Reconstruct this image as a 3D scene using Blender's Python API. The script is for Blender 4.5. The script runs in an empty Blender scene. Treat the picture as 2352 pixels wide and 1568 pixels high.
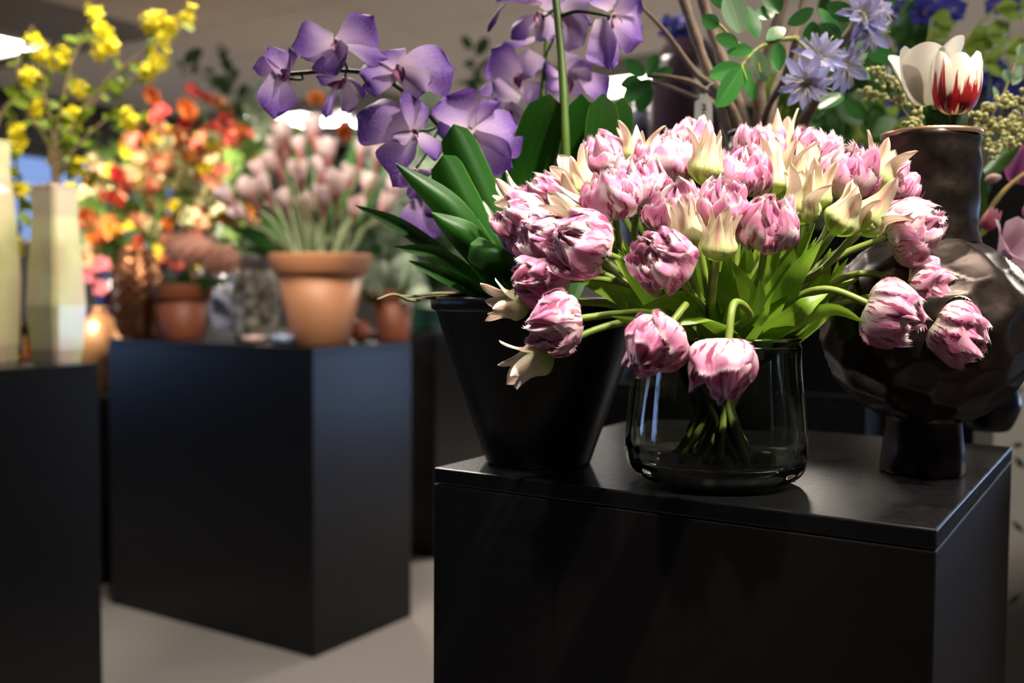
import bpy, math, random
from mathutils import Vector, Matrix, noise
S = bpy.context.scene
COL = S.collection
PI = math.pi
rng = random.Random(7)

# ------------------------------------------------------------------ camera
W, HH, FPX = 2352, 1568, 2300.0
CX, CY = W / 2, HH / 2
CAMH = 1.25
pitch, roll = math.radians(2.81), math.radians(0.38)
fwd = Vector((0, math.cos(pitch), -math.sin(pitch)))
u0 = Vector((0, math.sin(pitch), math.cos(pitch)))
X0 = Vector((1, 0, 0))
RT = X0 * math.cos(roll) + u0 * math.sin(roll)
UP = u0 * math.cos(roll) - X0 * math.sin(roll)
CAM = Vector((0, 0, CAMH))
cd = bpy.data.cameras.new('camera')
cam = bpy.data.objects.new('camera', cd)
COL.objects.link(cam)
cd.sensor_width = 23.6
cd.lens = FPX / W * 23.6
cd.clip_start = 0.05
cd.dof.use_dof = True
cd.dof.focus_distance = 1.02
cd.dof.aperture_fstop = 2.0
cam.matrix_world = Matrix((
    (RT.x, UP.x, -fwd.x, 0), (RT.y, UP.y, -fwd.y, 0), (RT.z, UP.z, -fwd.z, CAMH), (0, 0, 0, 1)))
S.camera = cam


def P(px, py, d):
    return CAM + (fwd + RT * ((px - CX) / FPX) - UP * ((py - CY) / FPX)) * d


def PZ(px, py, z):
    v = P(px, py, 1) - CAM
    return CAM + v * ((z - CAMH) / v.z)


def proj(p):
    q = p - CAM
    d = q.dot(fwd)
    return CX + FPX * q.dot(RT) / d, CY - FPX * q.dot(UP) / d, d


def cdir(ax, ay, at):
    return (RT * ax + UP * ay - fwd * at).normalized()


TH = math.radians(32.4)
B_ = Vector((math.sin(TH), math.cos(TH), 0))
A_ = Vector((-math.cos(TH), math.sin(TH), 0))
MB = Matrix(((-A_.x, B_.x, 0, 0), (-A_.y, B_.y, 0, 0), (0, 0, 1, 0), (0, 0, 0, 1)))   # room frame: local x = -A, y = B


def RM(a, b, z=0):
    return A_ * a + B_ * b + Vector((0, 0, z))


# ------------------------------------------------------------------ world, lamps, exposure
wd = bpy.data.worlds.new('sky')
S.world = wd
wd.use_nodes = True
bg = wd.node_tree.nodes['Background']
bg.inputs[0].default_value = (0.42, 0.60, 1.0, 1)
bg.inputs[1].default_value = 16.0
S.view_settings.view_transform = 'Standard'
S.view_settings.look = 'None'
S.view_settings.exposure = 0.0
S.view_settings.gamma = 1
S.view_settings.use_curve_mapping = False
S.cycles.max_bounces = 8
S.cycles.diffuse_bounces = 3
S.cycles.glossy_bounces = 4
S.cycles.transmission_bounces = 8
S.cycles.transparent_max_bounces = 8
S.cycles.sample_clamp_indirect = 4
S.cycles.caustics_reflective = False
S.cycles.caustics_refractive = False


def spot(loc, aim, power, size, blend=0.4, col=(1, .88, .72), rad=0.03):
    l = bpy.data.lights.new('spot_lamp', 'SPOT')
    l.energy = power
    l.spot_size = math.radians(size)
    l.spot_blend = blend
    l.color = col
    l.shadow_soft_size = rad
    o = bpy.data.objects.new('spot_lamp', l)
    o.location = loc
    o.rotation_euler = (Vector(aim) - Vector(loc)).to_track_quat('-Z', 'Y').to_euler()
    COL.objects.link(o)


def area(loc, aim, power, sx, sy, col, portal=False):
    l = bpy.data.lights.new('area_lamp', 'AREA')
    l.shape = 'RECTANGLE'
    l.size, l.size_y = sx, sy
    l.energy = power
    l.color = col
    if portal:
        l.cycles.is_portal = True
    o = bpy.data.objects.new('area_lamp', l)
    o.location = loc
    o.rotation_euler = (Vector(aim) - Vector(loc)).to_track_quat('-Z', 'Z').to_euler()
    COL.objects.link(o)


CEIL = 2.70
spot((-0.22, 0.45, 2.62), (0.10, 1.02, 1.33), 85, 23, 0.7, (1, .92, .80))           # fill spot added for the tulips, orchid side
spot((0.66, 0.40, 2.60), (0.24, 1.06, 1.25), 250, 33, 0.55, (1, .90, .76))          # tulips, key
spot((0.42, 0.95, 2.62), (-.08, 1.22, 1.36), 95, 34, 0.6, (1, .92, .80))           # orchid
spot((-0.27, 4.6, 2.66), (-.06, 1.2, 1.1), 32, 22, 0.5, (1, .94, .86))              # from behind, over the front pedestal
spot((0.70, 1.42, 2.62), (0.60, 1.40, 1.35), 95, 56, 0.6, (1, .86, .68))             # branches and bronze vase
spot((-1.7, 2.2, 2.62), (-.60, 3.62, 1.62), 210, 25, 0.6, (1, .84, .66))             # terracotta pot
spot((-2.4, 3.6, 2.62), (-1.6, 4.9, 1.35), 800, 55, 0.6, (1, .84, .68))            # flower bank
spot((-.72, 2.05, 2.62), (-1.36, 2.70, 1.55), 170, 40, 0.6, (1, .88, .70))            # yellow branches
WIN = [(-2.5, 1.4), (.1, 1.2), (5.0, 1.6)]
for b, w in WIN:
    area(RM(7.0, b, 1.92 if b == 5.0 else 1.5), RM(0, b, 1.92 if b == 5.0 else 1.5), 1, w, .76 if b == 5.0 else 1.6, (1, 1, 1), True)
area(RM(-2.5, 7.5, .655), RM(-2.5, 0, .655), 1, 2.8, 1.19, (1, 1, 1), True)
PANELS = [(-62, 88), (690, 270), (1432, 190)]     # ceiling panels seen in the frame
# fill lamps added to brighten ceiling, floor and carton: warm light from above
for a, b, e in ((4.3, 4.6, 100), (2.0, 5.6, 120), (-1.0, 5.8, 85), (1.9, 1.9, 55), (-.8, 1.1, 34)):
    area(RM(a, b, CEIL - .06), RM(a, b, 0) + Vector((0, .001, 0)), e, .6, .6, (1, .90, .80))

# ------------------------------------------------------------------ materials
MATS = {}


class NT:
    def __init__(s, name):
        s.m = bpy.data.materials.new(name)
        s.m.use_nodes = True
        s.t = s.m.node_tree
        s.p = s.t.nodes['Principled BSDF']
        s.out = s.t.nodes['Material Output']

    def n(s, t, **k):
        x = s.t.nodes.new(t)
        for a, b in k.items():
            setattr(x, a, b)
        return x

    def l(s, a, b):
        s.t.links.new(a, b)

    def uv(s):
        x = s.n('ShaderNodeUVMap')
        y = s.n('ShaderNodeSeparateXYZ')
        s.l(x.outputs[0], y.inputs[0])
        return x.outputs[0], y.outputs[0], y.outputs[1]

    def ramp(s, f, stops, interp='LINEAR'):
        r = s.n('ShaderNodeValToRGB')
        r.color_ramp.interpolation = interp
        e = r.color_ramp.elements
        while len(e) > 1:
            e.remove(e[-1])
        e[0].position, e[0].color = stops[0][0], tuple(stops[0][1]) + (1,)
        for p_, c in stops[1:]:
            q = e.new(p_)
            q.color = tuple(c) + (1,)
        s.l(f, r.inputs[0])
        return r.outputs[0]

    def math(s, op, a, b=None, clamp=False):
        x = s.n('ShaderNodeMath', operation=op, use_clamp=clamp)
        for i, v in enumerate((a, b)):
            if v is None:
                continue
            if isinstance(v, (int, float)):
                x.inputs[i].default_value = v
            else:
                s.l(v, x.inputs[i])
        return x.outputs[0]

    def mix(s, f, a, b, bt='MIX'):
        x = s.n('ShaderNodeMix', data_type='RGBA', blend_type=bt)
        for i, v in ((0, f), (6, a), (7, b)):
            if isinstance(v, (int, float)):
                x.inputs[i].default_value = v
            elif isinstance(v, tuple):
                x.inputs[i].default_value = v + (1,)
            else:
                s.l(v, x.inputs[i])
        return x.outputs[2]

    def noise(s, vec, scale, detail=2, rough=.5):
        x = s.n('ShaderNodeTexNoise')
        x.inputs['Scale'].default_value = scale
        x.inputs['Detail'].default_value = detail
        x.inputs['Roughness'].default_value = rough
        if vec is not None:
            s.l(vec, x.inputs['Vector'])
        return x.outputs[0]

    def comb(s, a, b, c=0.0):
        x = s.n('ShaderNodeCombineXYZ')
        for i, v in enumerate((a, b, c)):
            if isinstance(v, (int, float)):
                x.inputs[i].default_value = v
            else:
                s.l(v, x.inputs[i])
        return x.outputs[0]

    def rnd(s):
        return s.n('ShaderNodeObjectInfo').outputs['Random']

    def obj(s):
        return s.n('ShaderNodeTexCoord').outputs['Object']

    def bump(s, h, strength=.3, dist=.01):
        b = s.n('ShaderNodeBump')
        b.inputs['Strength'].default_value = strength
        b.inputs['Distance'].default_value = dist
        s.l(h, b.inputs['Height'])
        s.l(b.outputs[0], s.p.inputs['Normal'])

    def finish(s, col, rough=.5, metal=0, spec=.5, trans=0, tcol=None, coat=0):
        p = s.p
        if isinstance(col, tuple):
            p.inputs['Base Color'].default_value = col + (1,)
        else:
            s.l(col, p.inputs['Base Color'])
        if isinstance(rough, (int, float)):
            p.inputs['Roughness'].default_value = rough
        else:
            s.l(rough, p.inputs['Roughness'])
        p.inputs['Metallic'].default_value = metal
        p.inputs['Specular IOR Level'].default_value = spec
        p.inputs['Coat Weight'].default_value = coat
        if trans:
            tr = s.n('ShaderNodeBsdfTranslucent')
            c = tcol if tcol is not None else col
            if isinstance(c, tuple):
                tr.inputs[0].default_value = c + (1,)
            else:
                s.l(c, tr.inputs[0])
            mx = s.n('ShaderNodeMixShader')
            mx.inputs[0].default_value = trans
            s.l(p.outputs[0], mx.inputs[1])
            s.l(tr.outputs[0], mx.inputs[2])
            s.l(mx.outputs[0], s.out.inputs[0])
        return s.m


def M_plain(name, col, rough=.5, metal=0, spec=.5, var=.12, scale=30, bump=0, coat=0):
    if name in MATS:
        return MATS[name]
    t = NT(name)
    n = t.noise(t.obj(), scale, 3)
    c = t.mix(n, tuple(x * (1 - var) for x in col), tuple(min(1, x * (1 + var)) for x in col))
    if bump:
        t.bump(n, bump, .004)
    MATS[name] = t.finish(c, rough, metal, spec, coat=coat)
    return MATS[name]


def M_petal(name, base, mid, tip, rough=.55, trans=.25, vein=.12):
    """petal: colour along its length, fine lengthwise veins, a little variation from petal to petal"""
    if name in MATS:
        return MATS[name]
    t = NT(name)
    uv, u, v = t.uv()
    r = t.rnd()
    c = t.ramp(v, [(0, base), (.4, mid), (1, tip)])
    n = t.noise(t.comb(t.math('ADD', t.math('MULTIPLY', u, 22), t.math('MULTIPLY', r, 40)), t.math('MULTIPLY', v, 2)), 1, 2)
    c = t.mix(t.math('MULTIPLY', n, vein * 2), c, tuple(x * .6 for x in mid))
    c = t.mix(t.math('MULTIPLY', r, .18), c, tip)
    MATS[name] = t.finish(c, rough, 0, .3, trans)
    return MATS[name]


def M_leaf(name, col, edge=None, rough=.4, trans=.2, spec=.5, rib=.5):
    if name in MATS:
        return MATS[name]
    t = NT(name)
    uv, u, v = t.uv()
    n = t.noise(t.comb(t.math('MULTIPLY', u, 26), t.math('MULTIPLY', v, 1.5), t.math('MULTIPLY', t.rnd(), 30)), 1, 2)
    c = t.mix(n, tuple(x * .7 for x in col), tuple(min(1, x * 1.3) for x in col))
    d = t.math('ABSOLUTE', t.math('SUBTRACT', u, .5))
    c = t.mix(t.math('MULTIPLY', t.math('SUBTRACT', 1, t.math('MULTIPLY', d, 22), True), rib), c, tuple(min(1, x * 1.8 + .02) for x in col))
    if edge:
        c = t.mix(t.math('MULTIPLY', t.math('SUBTRACT', d, .46), 25, True), c, edge)
    t.bump(n, .15, .002)
    MATS[name] = t.finish(c, rough, 0, spec, trans)
    return MATS[name]


def M_emit(name, col, s):
    if name in MATS:
        return MATS[name]
    t = NT(name)
    t.p.inputs['Emission Color'].default_value = col + (1,)
    t.p.inputs['Emission Strength'].default_value = s
    MATS[name] = t.finish((.8, .8, .8), .5)
    return MATS[name]


def M_glass(name, col, ior=1.45, rough=0.0):
    if name in MATS:
        return MATS[name]
    t = NT(name)
    t.p.inputs['Transmission Weight'].default_value = 1
    t.p.inputs['IOR'].default_value = ior
    MATS[name] = t.finish(col, rough, 0, .5)
    return MATS[name]


def mat_fringed():
    t = NT('fringed_petal')
    uv, u, v = t.uv()
    r = t.rnd()
    c = t.ramp(v, [(0, (.42, .50, .14)), (.12, (.80, .80, .46)), (.30, (.88, .85, .70)), (.48, (.84, .62, .68)), (.74, (.78, .36, .50)), (.93, (.72, .24, .42)), (1, (.88, .64, .70))])
    rr = t.math('MULTIPLY', r, 60)
    wob = t.noise(t.comb(t.math('MULTIPLY', u, 3), t.math('MULTIPLY', v, 3), rr), 1, 2)
    # cream patches reach up some petals, deep pink spreads on others
    n2 = t.noise(t.comb(t.math('MULTIPLY', u, 2.6), t.math('MULTIPLY', v, 2.2), rr), 1, 2)
    c = t.mix(t.math('MULTIPLY', t.ramp(n2, [(.54, (0, 0, 0)), (.62, (1, 1, 1))]), .75), c, (.88, .78, .76))
    c = t.mix(t.math('MULTIPLY', t.math('MULTIPLY', t.ramp(n2, [(.34, (1, 1, 1)), (.46, (0, 0, 0))]), .7), v), c, (.58, .14, .34))
    uu = t.math('ADD', t.math('MULTIPLY', u, 12), t.math('MULTIPLY', wob, 3.0))
    n = t.noise(t.comb(t.math('ADD', uu, rr), t.math('MULTIPLY', v, 2.0), rr), 1, 2, .6)
    st = t.ramp(n, [(.53, (0, 0, 0)), (.58, (1, 1, 1))])
    big = t.noise(t.comb(t.math('MULTIPLY', u, 3), t.math('MULTIPLY', v, 1.6), t.math('ADD', rr, 9.0)), 1, 1)
    msk = t.math('MULTIPLY', t.ramp(v, [(.08, (0, 0, 0)), (.24, (1, 1, 1)), (.80, (.9, .9, .9)), (1, (.25, .25, .25))]), t.ramp(big, [(.32, (0, 0, 0)), (.46, (1, 1, 1))]))
    c = t.mix(t.math('MULTIPLY', t.math('MULTIPLY', st, msk), .95), c, (.27, .008, .07))
    t.bump(n, .3, .003)
    return t.finish(c, .5, 0, .3, .22)


def mat_bud():
    t = NT('bud_petal')
    uv, u, v = t.uv()
    r = t.rnd()
    c = t.ramp(v, [(0, (.20, .38, .03)), (.22, (.42, .58, .11)), (.42, (.72, .74, .36)), (.65, (.90, .78, .54)), (1, (.90, .70, .56))])
    d = t.math('ABSOLUTE', t.math('SUBTRACT', u, .5))
    k = t.math('SUBTRACT', 1, t.math('MULTIPLY', d, 5.5), True)
    k = t.math('MULTIPLY', k, t.ramp(v, [(.3, (0, 0, 0)), (.55, (1, 1, 1)), (.95, (.7, .7, .7))]))
    k = t.math('MULTIPLY', k, t.math('ADD', .3, t.math('MULTIPLY', r, .7)), True)
    c = t.mix(k, c, (.80, .24, .24))
    n = t.noise(t.comb(t.math('MULTIPLY', u, 30), t.math('MULTIPLY', v, 3), t.math('MULTIPLY', r, 30)), 1, 2)
    gl = t.math('MULTIPLY', t.ramp(n, [(.5, (0, 0, 0)), (.6, (1, 1, 1))]), t.ramp(v, [(0, (.7, .7, .7)), (.5, (.3, .3, .3)), (.7, (0, 0, 0))]))
    c = t.mix(gl, c, (.22, .36, .04))
    t.bump(n, .2, .002)
    return t.finish(c, .5, 0, .35, .25)


def mat_orchid():
    t = NT('orchid_petal')
    uv, u, v = t.uv()
    r = t.rnd()
    g = t.n('ShaderNodeNewGeometry')
    c = t.ramp(v, [(0, (.50, .32, .50)), (.25, (.38, .21, .46)), (.5, (.21, .085, .38)), (1, (.115, .036, .28))])
    vo = t.n('ShaderNodeTexVoronoi', feature='DISTANCE_TO_EDGE')
    vo.inputs['Scale'].default_value = 1
    t.l(t.comb(t.math('MULTIPLY', u, 13), t.math('MULTIPLY', v, 10), t.math('MULTIPLY', r, 20)), vo.inputs['Vector'])
    e = t.ramp(vo.outputs[0], [(0, (1, 1, 1)), (.16, (0, 0, 0))])
    n = t.noise(t.comb(t.math('MULTIPLY', u, 4), t.math('MULTIPLY', v, 4), r), 1, 2)
    c = t.mix(t.math('MULTIPLY', t.math('MULTIPLY', e, n), 1.1), c, (.60, .45, .68))
    c2 = t.ramp(v, [(0, (.66, .52, .62)), (.4, (.42, .28, .52)), (.75, (.16, .07, .32)), (1, (.09, .03, .25))])
    c = t.mix(t.math('MULTIPLY', g.outputs['Backfacing'], .8), c, c2)
    t.bump(e, .15, .002)
    return t.finish(c, .55, 0, .3, .3)


def mat_flame():
    t = NT('flame_tulip_petal')
    uv, u, v = t.uv()
    r = t.rnd()
    n = t.noise(t.comb(t.math('MULTIPLY', u, 6), t.math('MULTIPLY', v, 1.2), t.math('MULTIPLY', r, 30)), 1, 2)
    d = t.math('ABSOLUTE', t.math('SUBTRACT', u, .5))
    k = t.math('SUBTRACT', t.math('ADD', n, .12), t.math('ADD', t.math('MULTIPLY', t.math('ABSOLUTE', t.math('SUBTRACT', v, .42)), .95), t.math('MULTIPLY', d, .12)))
    k = t.ramp(k, [(.33, (0, 0, 0)), (.42, (1, 1, 1))])
    c = t.ramp(v, [(0, (.75, .35, .12)), (.2, (.85, .72, .52)), (1, (.88, .83, .72))])
    c = t.mix(k, c, (.33, .012, .015))
    return t.finish(c, .5, 0, .35, .2)


def mat_bronze():
    t = NT('dark_bronze')
    n = t.noise(t.obj(), 60, 4, .65)
    n2 = t.noise(t.obj(), 9, 3)
    c = t.mix(n, (.016, .012, .010), (.062, .044, .034))
    c = t.mix(n2, c, (.024, .018, .017))
    t.bump(n, .12, .002)
    return t.finish(c, t.ramp(n, [(.3, (.28, .28, .28)), (.7, (.46, .46, .46))]), .8, .3)


MATS['fringed'] = mat_fringed()
MATS['bud'] = mat_bud()
MATS['orchid'] = mat_orchid()
MATS['flame'] = mat_flame()
MATS['bronze'] = mat_bronze()


def mat_black():
    t = NT('black_satin_paint')
    n = t.noise(t.obj(), 90, 3)
    n2 = t.noise(t.obj(), 260, 2)
    t.bump(n2, .06, .001)
    return t.finish(t.mix(n, (.0028, .0028, .003), (.0045, .0045, .005)), t.ramp(n, [(.3, (.27, .27, .27)), (.7, (.34, .34, .34))]), 0, .32)


MATS['black'] = mat_black()
t_ = NT('matte_black_paint')
n_ = t_.noise(t_.obj(), 40, 4)
n2_ = t_.noise(t_.obj(), 300, 2)
t_.bump(n2_, .08, .001)
MATS['matte'] = t_.finish(t_.mix(n_, (.0042, .0036, .0033), (.0075, .006, .0052)), .46, 0, .16)


def mat_terracotta(name, c1, c2):
    t = NT(name)
    n = t.noise(t.obj(), 9, 5, .6)
    n2 = t.noise(t.obj(), 70, 3)
    t.bump(n2, .2, .002)
    return t.finish(t.mix(n, c1, c2), .5, 0, .4)


MATS['terra'] = mat_terracotta('pale_terracotta', (.33, .13, .055), (.45, .21, .10))
MATS['terra_dark'] = mat_terracotta('dark_terracotta', (.19, .055, .025), (.30, .09, .04))
t_ = NT('mottled_stoneware')
n_ = t_.noise(t_.obj(), 22, 4, .6)
MATS['mottle'] = t_.finish(t_.ramp(n_, [(.38, (.07, .065, .05)), (.5, (.30, .29, .23)), (.62, (.66, .66, .56))]), .45, 0, .4)


def mat_carpet():
    t = NT('grey_carpet')
    n = t.noise(t.obj(), 420, 2)
    n2 = t.noise(t.obj(), 5, 3)
    c = t.mix(n, (.16, .145, .13), (.30, .275, .25))
    c = t.mix(t.math('MULTIPLY', n2, .4), c, (.22, .20, .18))
    t.bump(n, .5, .004)
    return t.finish(c, .95, 0, .1)


def mat_irid():
    t = NT('iridescent_cream_glass')
    n = t.noise(t.obj(), 5, 3)
    c = t.ramp(n, [(.3, (.36, .30, .16)), (.45, (.46, .46, .24)), (.6, (.50, .40, .30)), (.75, (.34, .29, .18))])
    m = t.finish(c, .28, .15, .6, coat=.3)
    return m


MATS['carpet'] = mat_carpet()
MATS['irid'] = mat_irid()


# ------------------------------------------------------------------ mesh helpers
def mesh(name, vs, fs, mat, uvs=None, smooth=True):
    m = bpy.data.meshes.new(name)
    m.from_pydata([tuple(v) for v in vs], [], fs)
    if smooth:
        m.polygons.foreach_set('use_smooth', [True] * len(m.polygons))
    if uvs:
        l = m.uv_layers.new(name='UVMap')
        li = [0] * len(m.loops)
        m.loops.foreach_get('vertex_index', li)
        flat = []
        for i in li:
            flat += uvs[i]
        l.data.foreach_set('uv', flat)
    if mat is not None:
        m.materials.append(mat)
    m.update()
    return m


def ob(name, me, parent=None, M=None):
    o = bpy.data.objects.new(name, me)
    COL.objects.link(o)
    if parent is not None:
        o.parent = parent
    if M is not None:
        o.matrix_basis = M
    return o


def tag(o, label, cat, group=None, kind=None):
    o['label'] = label
    o['category'] = cat
    if group:
        o['group'] = group
    if kind:
        o['kind'] = kind
    return o


def thing(name, label, cat, loc, group=None):
    o = bpy.data.objects.new(name, None)
    COL.objects.link(o)
    o.empty_display_size = .05
    o.location = loc
    return tag(o, label, cat, group)


def box_mesh(name, x0, x1, y0, y1, z0, z1, mat, bev=0.0):
    if bev <= 0:
        vs = [(x, y, z) for z in (z0, z1) for y in (y0, y1) for x in (x0, x1)]
        fs = [(0, 2, 3, 1), (4, 5, 7, 6), (0, 1, 5, 4), (2, 6, 7, 3), (0, 4, 6, 2), (1, 3, 7, 5)]
        return mesh(name, vs, fs, mat, smooth=False)
    import bmesh
    bm = bmesh.new()
    bmesh.ops.create_cube(bm, size=1)
    for v in bm.verts:
        v.co = Vector((x0 + (v.co.x + .5) * (x1 - x0), y0 + (v.co.y + .5) * (y1 - y0), z0 + (v.co.z + .5) * (z1 - z0)))
    bmesh.ops.bevel(bm, geom=list(bm.edges), offset=bev, segments=2, affect='EDGES', profile=.5)
    m = bpy.data.meshes.new(name)
    bm.to_mesh(m)
    bm.free()
    m.materials.append(mat)
    return m


def boxes_mesh(name, lst, mat):
    vs, fs = [], []
    for x0, x1, y0, y1, z0, z1 in lst:
        k = len(vs)
        vs += [(x, y, z) for z in (z0, z1) for y in (y0, y1) for x in (x0, x1)]
        fs += [tuple(k + i for i in f) for f in [(0, 2, 3, 1), (4, 5, 7, 6), (0, 1, 5, 4), (2, 6, 7, 3), (0, 4, 6, 2), (1, 3, 7, 5)]]
    return mesh(name, vs, fs, mat, smooth=False)


def lathe(name, prof, mat, n=48, fn=None, close=True):
    """prof: list of (r, z); fn(ang, r, z, i) -> (r, z)"""
    vs, fs, uvs = [], [], []
    k = len(prof)
    for i, (r, z) in enumerate(prof):
        for j in range(n):
            a = 2 * PI * j / n
            rr, zz = (r, z) if fn is None else fn(a, r, z, i)
            vs.append((rr * math.cos(a), rr * math.sin(a), zz))
            uvs.append((j / n, i / (k - 1)))
    for i in range(k - 1):
        for j in range(n):
            a, b = i * n + j, i * n + (j + 1) % n
            fs.append((a, b, b + n, a + n))
    if close:
        if prof[0][0] > 1e-4:
            fs.append(tuple(range(n - 1, -1, -1)))
        if prof[-1][0] > 1e-4:
            fs.append(tuple((k - 1) * n + j for j in range(n)))
    return mesh(name, vs, fs, mat, uvs)


def sampled(pts, n):
    """Catmull-Rom through pts, n samples"""
    pts = [Vector(p) for p in pts]
    if len(pts) == 2:
        return [pts[0].lerp(pts[1], i / (n - 1)) for i in range(n)]
    ext = [pts[0] * 2 - pts[1]] + pts + [pts[-1] * 2 - pts[-2]]
    out = []
    m = len(pts) - 1
    for i in range(n):
        t = i / (n - 1) * m
        k = min(int(t), m - 1)
        t -= k
        a, b, c, d = ext[k:k + 4]
        out.append(.5 * ((2 * b) + (c - a) * t + (2 * a - 5 * b + 4 * c - d) * t * t + (3 * b - a - 3 * c + d) * t ** 3))
    return out


def tube(name, pts, r0, r1, mat, nseg=7, n=None, org=Vector(), knob=0):
    c = sampled(pts, n or max(6, len(pts) * 4))
    vs, fs, uvs = [], [], []
    prev = None
    N = len(c)
    for i, p in enumerate(c):
        t = (c[min(i + 1, N - 1)] - c[max(i - 1, 0)]).normalized()
        if prev is None:
            x = t.orthogonal().normalized()
        else:
            x = (prev - t * prev.dot(t)).normalized()
        prev = x
        y = t.cross(x)
        f = i / (N - 1)
        r = r0 + (r1 - r0) * f
        if knob:
            r *= 1 + knob * noise.noise(p * 60)
        for j in range(nseg):
            a = 2 * PI * j / nseg
            vs.append(p - org + (x * math.cos(a) + y * math.sin(a)) * r)
            uvs.append((j / nseg, f))
    for i in range(N - 1):
        for j in range(nseg):
            a, b = i * nseg + j, i * nseg + (j + 1) % nseg
            fs.append((a, b, b + nseg, a + nseg))
    fs.append(tuple(range(nseg - 1, -1, -1)))
    fs.append(tuple((N - 1) * nseg + j for j in range(nseg)))
    return mesh(name, vs, fs, mat, uvs)


def surf(name, nu, nv, fn, mat, fringe=0.0, fr=None):
    """sheet: fn(u in -1..1, v in 0..1) -> Vector, UV = (u, v); fringe adds fine teeth round the rim"""
    vs, uvs, fs = [], [], []
    for i in range(nv + 1):
        for j in range(nu + 1):
            u, v = -1 + 2 * j / nu, i / nv
            vs.append(Vector(fn(u, v)))
            uvs.append(((u + 1) / 2, v))
    w = nu + 1
    for i in range(nv):
        for j in range(nu):
            a = i * w + j
            fs.append((a, a + 1, a + w + 1, a + w))
    if fringe:
        fr = fr or random.Random(3)
        segs = []
        st = int(nv * .35)
        for i in range(st, nv):
            segs.append((i * w, (i + 1) * w, i * w + 1))
            segs.append((i * w + nu, (i + 1) * w + nu, i * w + nu - 1))
        for j in range(nu):
            segs.append((nv * w + j, nv * w + j + 1, (nv - 1) * w + j))
        for a, b, inn in segs:
            out = (vs[a] - vs[inn]).normalized()
            for k in range(3):
                p, q = vs[a].lerp(vs[b], k / 3), vs[a].lerp(vs[b], (k + .8) / 3)
                tip = (p + q) / 2 + out * fringe * fr.uniform(.6, 1.5) + Vector((fr.uniform(-1, 1), fr.uniform(-1, 1), fr.uniform(-1, 1))) * fringe * .35
                i0 = len(vs)
                vs += [p, q, tip]
                uvs += [uvs[a], uvs[b], (uvs[a][0], 1.0)]
                fs.append((i0, i0 + 1, i0 + 2))
    return mesh(name, vs, fs, mat, uvs)


def frame(axis, spin=0.0, loc=Vector()):
    z = Vector(axis).normalized()
    x = z.orthogonal().normalized()
    y = z.cross(x)
    R = Matrix(((x.x, y.x, z.x, 0), (x.y, y.y, z.y, 0), (x.z, y.z, z.z, 0), (0, 0, 0, 1)))
    return Matrix.Translation(loc) @ R @ Matrix.Rotation(spin, 4, 'Z')


def bez(pts, t):
    a, b, c, d = pts
    s = 1 - t
    return tuple(s ** 3 * a[i] + 3 * s * s * t * b[i] + 3 * s * t * t * c[i] + t ** 3 * d[i] for i in (0, 1))


def leaf_surf(name, ctr, hw, mat, org, side=None, fold=.25, prof='lance', nv=14, nu=4, tw=0.0):
    """leaf blade along the points ctr (world), half width hw (metres), side = direction across the blade"""
    c = sampled(ctr, nv + 1)
    sd = Vector(side) if side is not None else None
    rows = []
    for i in range(nv + 1):
        t = (c[min(i + 1, nv)] - c[max(i - 1, 0)]).normalized()
        s = sd if sd is not None else t.cross(fwd)
        s = (s - t * s.dot(t)).normalized()
        nrm = s.cross(t)
        if tw:
            a = tw * i / nv
            s, nrm = s * math.cos(a) + nrm * math.sin(a), nrm * math.cos(a) - s * math.sin(a)
        v = i / nv
        if prof == 'lance':
            w = (math.sin(PI * min(1, (v * .93 + .07))) ** .8) * (1.0 if v < .5 else 1 - .15 * (v - .5))
        elif prof == 'strap':
            w = min(1, (.45 + .9 * v)) * (1 - max(0, (v - .86) / .14) ** 2.2) ** .5 if v < 1 else 0.03
        else:
            w = math.sin(PI * (v * .97 + .015)) ** .62
        rows.append((c[i] - org, s, nrm, max(w, .02) * hw))

    def fn(u, v):
        p, s, nr, w = rows[int(round(v * nv))]
        return p + s * (u * w) + nr * (abs(u) * w * fold)
    return surf(name, nu, nv, fn, mat)


# ------------------------------------------------------------------ ordinals for labels
ORD = 'first second third fourth fifth sixth seventh eighth ninth tenth eleventh twelfth thirteenth fourteenth fifteenth sixteenth seventeenth eighteenth nineteenth'.split()
TENS = {20: 'twentieth', 30: 'thirtieth', 40: 'fortieth'}
TEN2 = {20: 'twenty', 30: 'thirty', 40: 'forty'}


def ordw(n):
    if n < 20:
        return ORD[n - 1]
    t = n // 10 * 10
    return TENS[t] if n == t else TEN2[t] + '-' + ORD[n - t - 1]


# ================================================================== SETTING
A0, A1, B0, B1 = -4.0, 7.0, -7.0, 7.5       # room, along A_ and B_; local x = -A
wallm = M_plain('grey_wall_paint', (.055, .053, .052), .8, 0, .2, .08, 3)
framem = M_plain('dark_window_frame', (.03, .03, .032), .45)


def M_pane(name, tint):
    t = NT(name)
    tr = t.n('ShaderNodeBsdfTransparent')
    tr.inputs[0].default_value = tint + (1,)
    gl = t.n('ShaderNodeBsdfGlossy')
    gl.inputs['Roughness'].default_value = .02
    fr = t.n('ShaderNodeFresnel')
    fr.inputs[0].default_value = 1.45
    mx = t.n('ShaderNodeMixShader')
    t.l(fr.outputs[0], mx.inputs[0])
    t.l(tr.outputs[0], mx.inputs[1])
    t.l(gl.outputs[0], mx.inputs[2])
    t.l(mx.outputs[0], t.out.inputs[0])
    return t.m


paneM = M_pane('tinted_window_glass', (.58, .60, .64))
paneD = M_pane('dark_tinted_window_glass', (.20, .21, .23))
paneC = M_pane('clear_window_glass', (.94, .96, .97))


def struct(name, me, parent=None, M=None):
    o = ob(name, me, parent, M)
    if parent is None:
        o['kind'] = 'structure'
    return o


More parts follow.
